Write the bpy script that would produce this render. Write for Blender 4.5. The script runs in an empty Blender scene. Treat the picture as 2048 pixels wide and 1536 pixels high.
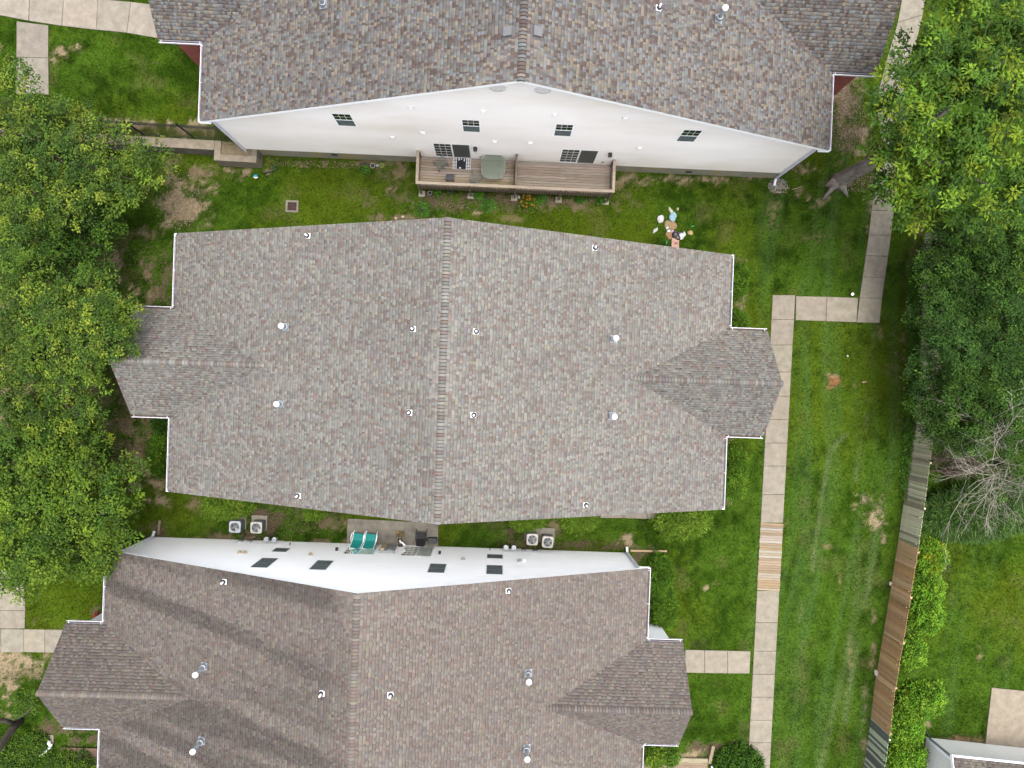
import bpy, bmesh, math, random
import numpy as np
from mathutils import Vector, Matrix

# ------------------------------------------------------------------ camera, sky, sun, exposure
S = bpy.context.scene
COL = S.collection
FPX, HC = 1440.0, 39.0                       # focal length in photo pixels, flying height in metres
AX, AY = -0.0059, -0.0182                    # the drone's small tilt
def _rot(ax, ay):
    cx, sx, cy, sy = math.cos(ax), math.sin(ax), math.cos(ay), math.sin(ay)
    return np.array([[cy, 0, sy], [0, 1, 0], [-sy, 0, cy]]) @ np.array([[1, 0, 0], [0, cx, -sx], [0, sx, cx]])
RC = _rot(AX, AY)
cam = bpy.data.cameras.new('camera'); cam_o = bpy.data.objects.new('camera', cam); COL.objects.link(cam_o)
cam.sensor_width = 36.0; cam.lens = FPX / 2048 * 36.0; cam.clip_start = 0.5; cam.clip_end = 2000
m4 = Matrix.Identity(4)
for i in range(3):
    for j in range(3): m4[i][j] = RC[i, j]
m4[2][3] = HC
cam_o.matrix_world = m4
S.camera = cam_o

SUN = Vector((0.13, 0.02, 1.0)).normalized()
W_ = bpy.data.worlds.new('World'); S.world = W_; W_.use_nodes = True
nt = W_.node_tree; nt.nodes.clear()
sky = nt.nodes.new('ShaderNodeTexSky'); sky.sky_type = 'NISHITA'; sky.sun_disc = False
sky.sun_elevation = math.asin(SUN.z); sky.sun_rotation = math.atan2(SUN.x, SUN.y)
sky.air_density = 1.0; sky.dust_density = 6.0; sky.ozone_density = 1.0
hs = nt.nodes.new('ShaderNodeHueSaturation'); hs.inputs['Saturation'].default_value = 0.35
bg = nt.nodes.new('ShaderNodeBackground'); bg.inputs['Strength'].default_value = 0.15
wo = nt.nodes.new('ShaderNodeOutputWorld')
nt.links.new(sky.outputs[0], hs.inputs['Color']); nt.links.new(hs.outputs[0], bg.inputs['Color'])
nt.links.new(bg.outputs[0], wo.inputs['Surface'])
sun = bpy.data.lights.new('sun', 'SUN'); sun.energy = 0.75; sun.angle = math.radians(25); sun.color = (1.0, 0.965, 0.91)
sun_o = bpy.data.objects.new('sun', sun); COL.objects.link(sun_o)
sun_o.rotation_euler = SUN.to_track_quat('Z', 'Y').to_euler(); sun_o.location = (10, -20, 60)
S.view_settings.view_transform = 'Standard'; S.view_settings.look = 'None'
S.view_settings.exposure = 1.70; S.view_settings.gamma = 1.0; S.view_settings.use_curve_mapping = False
S.cycles.max_bounces = 6; S.cycles.diffuse_bounces = 3; S.cycles.glossy_bounces = 2
S.cycles.transmission_bounces = 3; S.cycles.transparent_max_bounces = 6
S.cycles.caustics_reflective = False; S.cycles.caustics_refractive = False

rng = np.random.default_rng(7); random.seed(7)

def at(px, py, z=0.0):
    """the point of the level z that the survey photo shows at a pixel"""
    d = RC @ np.array([(px - 1024) / FPX, -(py - 768) / FPX, -1.0])
    t = (z - HC) / d[2]
    p = d * t
    return Vector((p[0], p[1], z))
def at_many(px, py, z=0.0):
    d = np.stack([(np.asarray(px, float) - 1024) / FPX, -(np.asarray(py, float) - 768) / FPX, -np.ones(len(px))], 1) @ RC.T
    return d[:, :2] * ((z - HC) / d[:, 2])[:, None]

# ------------------------------------------------------------------ noise helpers (numpy)
def _h(ix, iy, seed):
    n = (ix.astype(np.int64) * 374761393 + iy.astype(np.int64) * 668265263 + seed * 974634533) & 0x7fffffff
    n = ((n ^ (n >> 13)) * 1274126177) & 0x7fffffff
    n = (n ^ (n >> 16)) & 0xffff
    return n / 65535.0
def vnoise(x, y, seed=0):
    x = np.asarray(x, float); y = np.asarray(y, float)
    ix, iy = np.floor(x), np.floor(y); fx, fy = x - ix, y - iy
    fx = fx * fx * (3 - 2 * fx); fy = fy * fy * (3 - 2 * fy)
    a, b = _h(ix, iy, seed), _h(ix + 1, iy, seed); c, d = _h(ix, iy + 1, seed), _h(ix + 1, iy + 1, seed)
    return (a * (1 - fx) + b * fx) * (1 - fy) + (c * (1 - fx) + d * fx) * fy
def fbm(x, y, seed=0, o=4):
    s = 0; a = 0.5; t = 0
    for i in range(o):
        s = s + a * vnoise(np.asarray(x) * 2 ** i, np.asarray(y) * 2 ** i, seed + i * 17); t += a; a *= 0.5
    return s / t

# ------------------------------------------------------------------ materials
ALB = 0.47                                   # survey colours were read off a bright exposure; this brings them to real reflectances
def alb(c): return tuple(x * ALB for x in c)
MATS = {}
def pm(name, color=(0.5, 0.5, 0.5), rough=0.8, var=0.15, scale=6.0, bump=0.0, bscale=40.0, metal=0.0, src=None,
       color2=None, stretch=None, trans=0.0, spec=0.3, alpha=1.0, white=False):
    """procedural principled material; src 'attr' takes the mesh colour attribute, 'obj' the object's own colour"""
    if name in MATS: return MATS[name]
    if not white: color = alb(color); color2 = alb(color2) if color2 else None
    m = bpy.data.materials.new(name); m.use_nodes = True; n = m.node_tree.nodes; l = m.node_tree.links
    b = n['Principled BSDF']; out = n['Material Output']
    b.inputs['Roughness'].default_value = rough; b.inputs['Metallic'].default_value = metal
    b.inputs['Specular IOR Level'].default_value = spec
    tc = n.new('ShaderNodeTexCoord'); mp = n.new('ShaderNodeMapping'); l.new(tc.outputs['Object'], mp.inputs['Vector'])
    if stretch: mp.inputs['Scale'].default_value = stretch
    if src == 'attr':
        c = n.new('ShaderNodeAttribute'); c.attribute_name = 'col'; base = c.outputs['Color']
    elif src == 'obj':
        c = n.new('ShaderNodeObjectInfo'); base = c.outputs['Color']
    else:
        c = n.new('ShaderNodeRGB'); c.outputs[0].default_value = (*color, 1); base = c.outputs[0]
    if color2:
        n0 = n.new('ShaderNodeTexNoise'); n0.inputs['Scale'].default_value = scale * 0.6; n0.inputs['Detail'].default_value = 5
        l.new(mp.outputs[0], n0.inputs['Vector'])
        rp = n.new('ShaderNodeValToRGB'); rp.color_ramp.elements[0].position = 0.46; rp.color_ramp.elements[1].position = 0.66
        l.new(n0.outputs['Fac'], rp.inputs['Fac'])
        mx = n.new('ShaderNodeMix'); mx.data_type = 'RGBA'; l.new(rp.outputs['Color'], mx.inputs[0])
        l.new(base, mx.inputs[6]); mx.inputs[7].default_value = (*color2, 1); base = mx.outputs[2]
    if var > 0:
        nz = n.new('ShaderNodeTexNoise'); nz.inputs['Scale'].default_value = scale; nz.inputs['Detail'].default_value = 6
        nz.inputs['Roughness'].default_value = 0.65
        l.new(mp.outputs[0], nz.inputs['Vector'])
        mr = n.new('ShaderNodeMapRange'); mr.inputs[1].default_value = 0.3; mr.inputs[2].default_value = 0.7
        mr.inputs[3].default_value = 1 - var; mr.inputs[4].default_value = 1 + var
        l.new(nz.outputs['Fac'], mr.inputs[0])
        mu = n.new('ShaderNodeMix'); mu.data_type = 'RGBA'; mu.blend_type = 'MULTIPLY'; mu.inputs[0].default_value = 1
        l.new(base, mu.inputs[6]); l.new(mr.outputs[0], mu.inputs[7]); base = mu.outputs[2]
    l.new(base, b.inputs['Base Color'])
    if bump > 0:
        bn = n.new('ShaderNodeTexNoise'); bn.inputs['Scale'].default_value = bscale; bn.inputs['Detail'].default_value = 4
        l.new(mp.outputs[0], bn.inputs['Vector'])
        bp = n.new('ShaderNodeBump'); bp.inputs['Strength'].default_value = bump; bp.inputs['Distance'].default_value = 0.02
        l.new(bn.outputs['Fac'], bp.inputs['Height']); l.new(bp.outputs[0], b.inputs['Normal'])
    if trans > 0:
        tr = n.new('ShaderNodeBsdfTranslucent'); l.new(base, tr.inputs['Color'])
        ms = n.new('ShaderNodeMixShader'); ms.inputs[0].default_value = trans
        l.new(b.outputs[0], ms.inputs[1]); l.new(tr.outputs[0], ms.inputs[2]); l.new(ms.outputs[0], out.inputs['Surface'])
    if alpha < 1: b.inputs['Alpha'].default_value = alpha
    MATS[name] = m
    return m

M_ground = pm('lawn_soil', rough=1.0, src='attr', var=0.42, scale=11.0, bump=0.8, bscale=25, spec=0.0)
M_blade = pm('grass_blade', rough=0.9, src='attr', var=0.12, scale=2.0, trans=0.3, spec=0.03)
M_leaf = pm('leaf', rough=0.6, src='attr', var=0.1, scale=1.5, trans=0.17, spec=0.10)
M_needle = pm('needle_foliage', rough=0.75, src='attr', var=0.1, scale=2.0, trans=0.25, spec=0.06)
M_bark = pm('bark', (0.12, 0.095, 0.075), 0.95, 0.4, 8, 1.0, 22, stretch=(1, 1, 0.35))
M_deadwood = pm('bare_wood', (0.46, 0.41, 0.35), 0.9, 0.3, 5, 0.4, 30)
M_shingle = pm('asphalt_shingle', rough=0.97, src='attr', var=0.13, scale=45, bump=0.35, bscale=160, spec=0.12)
M_shingle_o = pm('asphalt_shingle_piece', rough=0.97, src='obj', var=0.13, scale=45, bump=0.35, bscale=160, spec=0.12)
M_deckroof = pm('roof_underlay', (0.10, 0.09, 0.085), 0.95, 0.2, 4)
M_vinyl = pm('vinyl_siding_white', (0.87, 0.875, 0.88), 0.55, 0.03, 0.7, stretch=(1, 1, 3), white=True)
M_vinylc = pm('vinyl_siding_cream', (0.765, 0.73, 0.70), 0.55, 0.05, 0.6, color2=(0.68, 0.63, 0.57), stretch=(0.35, 0.35, 1.0), white=True)
M_trim = pm('white_trim', (0.80, 0.81, 0.83), 0.45, 0.04, 2, white=True)
M_gutter = pm('gutter_white', (0.50, 0.50, 0.56), 0.45, 0.06, 3, white=True)
M_found = pm('foundation_concrete', (0.44, 0.42, 0.33), 0.9, 0.18, 1.6, 0.3, 30, color2=(0.50, 0.42, 0.22))
M_conc = pm('sidewalk_concrete', rough=0.92, src='obj', var=0.22, scale=2.6, bump=0.3, bscale=60)
M_oldconc = pm('old_concrete', (0.27, 0.245, 0.20), 0.95, 0.3, 1.7, 0.4, 25, color2=(0.19, 0.175, 0.15))
M_wood = pm('weathered_board', rough=0.85, src='obj', var=0.28, scale=5.0, bump=0.35, bscale=18, stretch=(0.35, 6, 6))
M_fwood = pm('fence_board', rough=0.9, src='obj', var=0.3, scale=4.0, bump=0.4, bscale=14, stretch=(5, 5, 0.5))
M_black = pm('black_plastic', (0.022, 0.023, 0.026), 0.5, 0.2, 8)
M_iron = pm('black_iron', (0.012, 0.014, 0.02), 0.45, 0.1, 8)
M_galv = pm('galvanised_steel', (0.52, 0.57, 0.62), 0.4, 0.12, 12, metal=0.5)
M_whitep = pm('white_plastic', (0.66, 0.67, 0.68), 0.4, 0.04, 5, white=True)
M_rubber = pm('vent_boot', (0.03, 0.03, 0.045), 0.6, 0.1, 9)
M_greym = pm('grey_metal', (0.42, 0.46, 0.47), 0.45, 0.1, 6)
M_beige = pm('beige_paint', (0.55, 0.53, 0.49), 0.5, 0.08, 6)
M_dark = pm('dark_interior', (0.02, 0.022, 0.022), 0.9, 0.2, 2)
M_blind = pm('window_blind', (0.20, 0.225, 0.21), 0.7, 0.1, 4)
M_teal = pm('teal_sling', (0.015, 0.36, 0.33), 0.7, 0.07, 14, 0.15, 120)
M_wgloss = pm('white_tube', (0.82, 0.83, 0.84), 0.35, 0.03, 5, white=True)
M_yellowp = pm('yellowed_plastic', (0.62, 0.48, 0.27), 0.5, 0.15, 8)
M_brown = pm('brown_clutter', (0.12, 0.085, 0.06), 0.8, 0.3, 12)
M_obj = pm('painted_thing', rough=0.7, src='obj', var=0.15, scale=9, bump=0.2, bscale=30)
M_gravel = pm('gravel', rough=0.95, src='obj', var=0.25, scale=14, bump=0.5, bscale=50)

def brick_mat():
    m = bpy.data.materials.new('red_brick'); m.use_nodes = True; n = m.node_tree.nodes; l = m.node_tree.links
    b = n['Principled BSDF']; b.inputs['Roughness'].default_value = 0.9
    g = n.new('ShaderNodeNewGeometry'); tc = n.new('ShaderNodeTexCoord')
    sx = n.new('ShaderNodeSeparateXYZ'); l.new(tc.outputs['Object'], sx.inputs[0])
    ad = n.new('ShaderNodeMath'); ad.operation = 'ADD'; l.new(sx.outputs[0], ad.inputs[0]); l.new(sx.outputs[1], ad.inputs[1])
    cb = n.new('ShaderNodeCombineXYZ'); l.new(ad.outputs[0], cb.inputs[0]); l.new(sx.outputs[2], cb.inputs[1])
    t = n.new('ShaderNodeTexBrick'); l.new(cb.outputs[0], t.inputs['Vector']); t.inputs['Scale'].default_value = 1.0
    t.inputs['Brick Width'].default_value = 0.22; t.inputs['Row Height'].default_value = 0.075; t.inputs['Mortar Size'].default_value = 0.008
    t.inputs['Color1'].default_value = (0.34, 0.065, 0.042, 1); t.inputs['Color2'].default_value = (0.23, 0.045, 0.034, 1)
    t.inputs['Mortar'].default_value = (0.22, 0.15, 0.13, 1)
    l.new(t.outputs['Color'], b.inputs['Base Color'])
    bp = n.new('ShaderNodeBump'); bp.inputs['Strength'].default_value = 0.6; bp.inputs['Distance'].default_value = 0.01
    l.new(t.outputs['Fac'], bp.inputs['Height']); bp.invert = True; l.new(bp.outputs[0], b.inputs['Normal'])
    return m
M_brick = brick_mat()

def glass_mat(name, tint, fac, rough=0.03):
    m = bpy.data.materials.new(name); m.use_nodes = True; n = m.node_tree.nodes; l = m.node_tree.links
    n.remove(n['Principled BSDF'])
    tr = n.new('ShaderNodeBsdfTransparent'); tr.inputs[0].default_value = (*tint, 1)
    gl = n.new('ShaderNodeBsdfGlossy'); gl.inputs['Roughness'].default_value = rough; gl.inputs[0].default_value = (0.9, 0.95, 0.95, 1)
    fr = n.new('ShaderNodeLayerWeight'); fr.inputs['Blend'].default_value = 0.25
    mr = n.new('ShaderNodeMapRange'); mr.inputs[3].default_value = fac; mr.inputs[4].default_value = 0.9
    l.new(fr.outputs['Fresnel'], mr.inputs[0])
    mx = n.new('ShaderNodeMixShader'); l.new(mr.outputs[0], mx.inputs[0]); l.new(tr.outputs[0], mx.inputs[1]); l.new(gl.outputs[0], mx.inputs[2])
    l.new(mx.outputs[0], n['Material Output'].inputs['Surface'])
    return m
M_glass = glass_mat('window_glass', (0.60, 0.68, 0.66), 0.045)
def frosted_mat():
    m = bpy.data.materials.new('green_table_glass'); m.use_nodes = True; n = m.node_tree.nodes; l = m.node_tree.links
    b = n['Principled BSDF']; b.inputs['Base Color'].default_value = (0.105, 0.13, 0.095, 1); b.inputs['Roughness'].default_value = 0.3
    b.inputs['Alpha'].default_value = 0.52
    nz = n.new('ShaderNodeTexNoise'); nz.inputs['Scale'].default_value = 90
    bp = n.new('ShaderNodeBump'); bp.inputs['Strength'].default_value = 0.3; l.new(nz.outputs['Fac'], bp.inputs['Height']); l.new(bp.outputs[0], b.inputs['Normal'])
    return m
M_tglass = frosted_mat()
M_mesh = pm('window_screen', (0.115, 0.14, 0.138), .8, .1, 30, alpha=.62, white=True)
M_screen = glass_mat('screen_mesh', (0.22, 0.24, 0.24), 0.02, 0.5)

# ------------------------------------------------------------------ object helpers
def link(o, parent=None):
    COL.objects.link(o)
    if parent is not None: o.parent = parent
    return o
def tag(o, label, cat, group=None):
    o['label'] = label; o['category'] = cat
    if group: o['group'] = group
    return o
def thing(name, label, cat, loc=(0, 0, 0), rz=0.0, group=None):
    o = bpy.data.objects.new(name, None); o.empty_display_size = 0.3
    o.location = loc; o.rotation_euler = (0, 0, rz)
    link(o); return tag(o, label, cat, group)

class MB:
    """collects boxes, tubes, quads into one mesh"""
    def __init__(self): self.v = []; self.f = []; self.c = []; self.smooth = []
    def add(self, vs, fs, col=None, sm=False):
        b = len(self.v); self.v += [tuple(map(float, p)) for p in vs]
        for f in fs: self.f.append([b + i for i in f]); self.c.append(col); self.smooth.append(sm)
        return self
    def quad(self, a, b, c, d, col=None): return self.add([a, b, c, d], [(0, 1, 2, 3)], col)
    def box(self, x0, x1, y0, y1, z0, z1, col=None, M=None):
        vs = [Vector(p) for p in ((x0, y0, z0), (x1, y0, z0), (x1, y1, z0), (x0, y1, z0), (x0, y0, z1), (x1, y0, z1), (x1, y1, z1), (x0, y1, z1))]
        if M is not None: vs = [M @ p for p in vs]
        return self.add(vs, [(3, 2, 1, 0), (4, 5, 6, 7), (0, 1, 5, 4), (1, 2, 6, 5), (2, 3, 7, 6), (3, 0, 4, 7)], col)
    def bar(self, a, b, w, h=None, up=(0, 0, 1), col=None):
        a, b = Vector(a), Vector(b); h = h or w; d = (b - a).normalized(); u = Vector(up)
        s = d.cross(u)
        if s.length < 1e-4: s = d.cross(Vector((1, 0, 0)))
        s.normalize(); u = s.cross(d).normalized(); s *= w / 2; u *= h / 2
        vs = [a - s - u, a + s - u, a + s + u, a - s + u, b - s - u, b + s - u, b + s + u, b - s + u]
        return self.add(vs, [(0, 1, 2, 3), (7, 6, 5, 4), (0, 4, 5, 1), (1, 5, 6, 2), (2, 6, 7, 3), (3, 7, 4, 0)], col)
    def tube(self, pts, radii, n=8, col=None, caps=True):
        pts = [Vector(p) for p in pts]
        if not hasattr(radii, '__len__'): radii = [radii] * len(pts)
        vs = []; fs = []; ref = Vector((0.3, 0.2, 0.93))
        for i, p in enumerate(pts):
            d = (pts[min(i + 1, len(pts) - 1)] - pts[max(i - 1, 0)]).normalized()
            s = d.cross(ref)
            if s.length < 1e-3: s = d.cross(Vector((1, 0, 0)))
            s.normalize(); t = d.cross(s)
            for k in range(n):
                a = 2 * math.pi * k / n; vs.append(p + (s * math.cos(a) + t * math.sin(a)) * radii[i])
        for i in range(len(pts) - 1):
            for k in range(n): fs.append((i * n + k, i * n + (k + 1) % n, (i + 1) * n + (k + 1) % n, (i + 1) * n + k))
        if caps: fs.append(tuple(range(n - 1, -1, -1))); fs.append(tuple((len(pts) - 1) * n + k for k in range(n)))
        return self.add(vs, fs, col, True)
    def lathe(self, prof, n=16, c=(0, 0, 0), col=None):
        vs = []; fs = []
        for r, z in prof:
            for k in range(n):
                a = 2 * math.pi * k / n; vs.append((c[0] + r * math.cos(a), c[1] + r * math.sin(a), c[2] + z))
        for i in range(len(prof) - 1):
            for k in range(n): fs.append((i * n + k, i * n + (k + 1) % n, (i + 1) * n + (k + 1) % n, (i + 1) * n + k))
        return self.add(vs, fs, col, True)
    def mesh(self, name):
        me = bpy.data.meshes.new(name); me.from_pydata(self.v, [], self.f)
        for p, s in zip(me.polygons, self.smooth): p.use_smooth = s
        if any(c is not None for c in self.c):
            a = me.attributes.new('col', 'FLOAT_COLOR', 'FACE')
            for i, c in enumerate(self.c): a.data[i].color = (*alb(c or (0.5, 0.5, 0.5)), 1)
        return me
    def build(self, name, mat, parent=None, color=None):
        me = self.mesh(name); me.materials.append(mat)
        o = bpy.data.objects.new(name, me)
        if color is not None: o.color = (*alb(color), 1)
        return link(o, parent)

def np_mesh(name, V, F, cols=None, mat=None, parent=None, k_alb=ALB, dom='FACE'):
    """V (n,3); F (m,k) all with k corners; cols (m,3) face colours"""
    me = bpy.data.meshes.new(name); V = np.ascontiguousarray(V, np.float32); F = np.ascontiguousarray(F, np.int32)
    k = F.shape[1]
    me.vertices.add(len(V)); me.vertices.foreach_set('co', V.ravel())
    me.loops.add(F.size); me.loops.foreach_set('vertex_index', F.ravel())
    me.polygons.add(len(F)); me.polygons.foreach_set('loop_start', np.arange(0, F.size, k, dtype=np.int32))
    me.update(calc_edges=True)
    if cols is not None:
        a = me.attributes.new('col', 'FLOAT_COLOR', dom)
        c = np.ones((len(cols), 4), np.float32); c[:, :3] = np.asarray(cols) * k_alb; a.data.foreach_set('color', c.ravel())
    if mat: me.materials.append(mat)
    o = bpy.data.objects.new(name, me)
    return link(o, parent)

def share(name, me, parent, loc=(0, 0, 0), rot=None, scale=(1, 1, 1), color=None):
    o = bpy.data.objects.new(name, me); link(o, parent); o.location = loc
    if rot is not None: o.rotation_euler = rot
    o.scale = scale
    if color is not None: o.color = (*alb(color), 1)
    return o
def jit(c, a=0.1):
    k = 1 + random.uniform(-a, a)
    return tuple(max(0.0, x * k * (1 + random.uniform(-a * .3, a * .3))) for x in c)

# ------------------------------------------------------------------ houses: survey numbers
PIT, PP = 0.4252, 0.82                        # slopes of the main roofs and of the porch roofs
def hframe(gx, gy, th, d):                    # centre from the measured gable end
    return (gx - math.sin(th) * d, gy + math.cos(th) * d)
HOUSES = {
    'C': dict(c=(-2.2896, 0.3513), th=-0.0352, W=13.53, L=6.226, ze=4.0, Wp=2.66, Up=15.32),
    'N': dict(c=hframe(0.8365, 11.2398, -0.0396, 6.226), th=-0.0396, W=14.60, L=6.226, ze=5.69, Wp=2.66, Up=16.55),
    'S': dict(c=hframe(-5.7631, -8.6684, -0.0376, -6.05), th=-0.0376, W=13.136, L=6.05, ze=4.139, Wp=2.58, Up=14.86),
}
def hloc(h, x, y):
    H = HOUSES[h]; c, s = math.cos(H['th']), math.sin(H['th']); dx, dy = x - H['c'][0], y - H['c'][1]
    return dx * c + dy * s, -dx * s + dy * c
def hworld(h, u, v, z=0.0):
    H = HOUSES[h]; c, s = math.cos(H['th']), math.sin(H['th'])
    return Vector((H['c'][0] + u * c - v * s, H['c'][1] + u * s + v * c, z))
TERR = 0.95                                   # level of the upper lawn behind the retaining wall

# ------------------------------------------------------------------ pavement layout (photo survey points)
def P2(*pts): return np.array([tuple(at(*p)[:2]) for p in pts])
PAVED = []                                    # convex outlines kept free of grass (world xy, level)
def in_poly(x, y, poly):
    r = np.ones(len(x), bool); n = len(poly)
    area = sum(poly[i][0] * poly[(i + 1) % n][1] - poly[(i + 1) % n][0] * poly[i][1] for i in range(n))
    sg = 1 if area > 0 else -1
    for i in range(n):
        a, b = poly[i], poly[(i + 1) % n]
        r &= sg * ((b[0] - a[0]) * (y - a[1]) - (b[1] - a[1]) * (x - a[0])) > -0.015
    return r
CONC = (0.315, 0.280, 0.220)
def slab_mesh(pts, z0, z1, bev=0.012):
    """a concrete slab from a four-point outline with a tooled edge"""
    c = np.mean(pts, 0); mb = MB(); n = len(pts)
    inn = [tuple(np.array(p) + (c - np.array(p)) / np.linalg.norm(c - np.array(p)) * bev * 1.4) for p in pts]
    vs = [(*p, z0) for p in pts] + [(*p, z1 - bev) for p in pts] + [(*p, z1) for p in inn]
    fs = [tuple(2 * n + i for i in range(n))]
    for i in range(n):
        j = (i + 1) % n; fs += [(i, j, n + j, n + i), (n + i, n + j, 2 * n + j, 2 * n + i)]
    mb.add(vs, fs); return mb
def slabs(root, lefts, rights, z=0.0, col=CONC, gap=0.012, lift=0.03):
    """slabs between successive left/right survey points"""
    for i in range(len(lefts) - 1):
        a, b, c, d = lefts[i], rights[i], rights[i + 1], lefts[i + 1]
        q = [np.array(at(*p, z)[:2]) for p in (a, b, c, d)]
        # keep an open joint between neighbours
        m = sum(q) / 4; q = [p + (m - p) / max(np.linalg.norm(m - p), .01) * gap for p in q]
        zz = z + lift + random.uniform(-0.004, 0.006)
        slab_mesh(q, z - 0.08, zz).build('slab', M_conc, root, jit(col, 0.055))
        PAVED.append((np.array(q), z))
def structure(name):
    o = bpy.data.objects.new(name, None); link(o); o['kind'] = 'structure'; return o

walk = structure('sidewalk')
ys = [590, 639, 690, 744, 792, 839, 886, 932, 989, 1045.5]
xl = lambda y: 1545 - (y - 590) * (50 / 946.0)
xr = lambda y: 1590.5 - (y - 590) * (51 / 946.0)
slabs(walk, [(xl(y), y) for y in ys], [(xr(y), y) for y in ys])
ys = [1181, 1245, 1302, 1348, 1394, 1440, 1485, 1531, 1577]
slabs(walk, [(xl(y), y) for y in ys], [(xr(y), y) for y in ys])
# link to the back path and the back path itself
slabs(walk, [(1591.5, 592), (1653.5, 593.5), (1716, 595.5)], [(1591, 640.5), (1651.5, 642.5), (1713, 644.5)])
slabs(walk, [(1713, 645), (1719, 596), (1725, 554), (1731, 511), (1737, 470), (1742.5, 421), (1748, 372), (1754, 324), (1760, 270), (1755, 225), (1757, 180), (1773, 120), (1795, 45), (1806, -15)],
      [(1759, 646), (1764, 597), (1770, 555), (1776, 513), (1782, 471), (1787.5, 422), (1793, 374), (1798, 326), (1803, 275), (1806, 225), (1812, 180), (1826, 110), (1845, 30), (1852, -15)])
# stubs to the porches of the lower house
slabs(walk, [(1370, 1299), (1409, 1300), (1455, 1301), (1501, 1302)], [(1370, 1345), (1409, 1346), (1455, 1346.5), (1499, 1347)])
slabs(walk, [(-40, 1257), (2, 1257.5), (48, 1258), (90, 1258.5), (130, 1259)], [(-40, 1306), (2, 1305), (48, 1304), (90, 1305), (130, 1306)])
slabs(walk, [(-3, 1140), (-3, 1181), (0, 1221), (0, 1257)], [(46, 1140), (49, 1181), (51, 1221), (50, 1257)])
upper = structure('upper_path')
slabs(upper, [(-45, -42), (60, -18), (128, -8), (196, -2), (262, 4), (330, 12)], [(-45, 22), (58, 42), (124, 52), (193, 60), (254, 66), (322, 78)], TERR, (0.335, 0.293, 0.24))
slabs(upper, [(33.5, 42.5), (33, 115), (33, 188)], [(97, 51), (97, 116), (98, 190)], TERR, (0.28, 0.248, 0.204))
# patio of the lower house and the neighbour's slab
patio = slab_mesh([tuple(at(*p)[:2]) for p in ((695.5, 1037), (876, 1046), (876.5, 1096), (693, 1090))], -0.08, 0.035).build('patio', M_oldconc)
patio['kind'] = 'structure'; PAVED.append((P2((695.5, 1037), (876, 1046), (876.5, 1096), (693, 1090)), 0))
nslab = slab_mesh([tuple(at(*p)[:2]) for p in ((1983, 1375), (2110, 1388), (2105, 1505), (1970, 1490))], -0.08, 0.04)
nslab = nslab.build('neighbour_patio', M_conc, None, (0.35, 0.295, 0.225)); nslab['kind'] = 'structure'
PAVED.append((P2((1983, 1375), (2110, 1388), (2105, 1505), (1970, 1490)), 0))
# strip of paving under the south edge of the middle house
slabs(walk, [(1200, 1008), (1246, 1012), (1294, 1010), (1340, 1008)], [(1200, 1036), (1246, 1036), (1294, 1038), (1340, 1034)], 0, (0.25, 0.22, 0.18))

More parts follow.
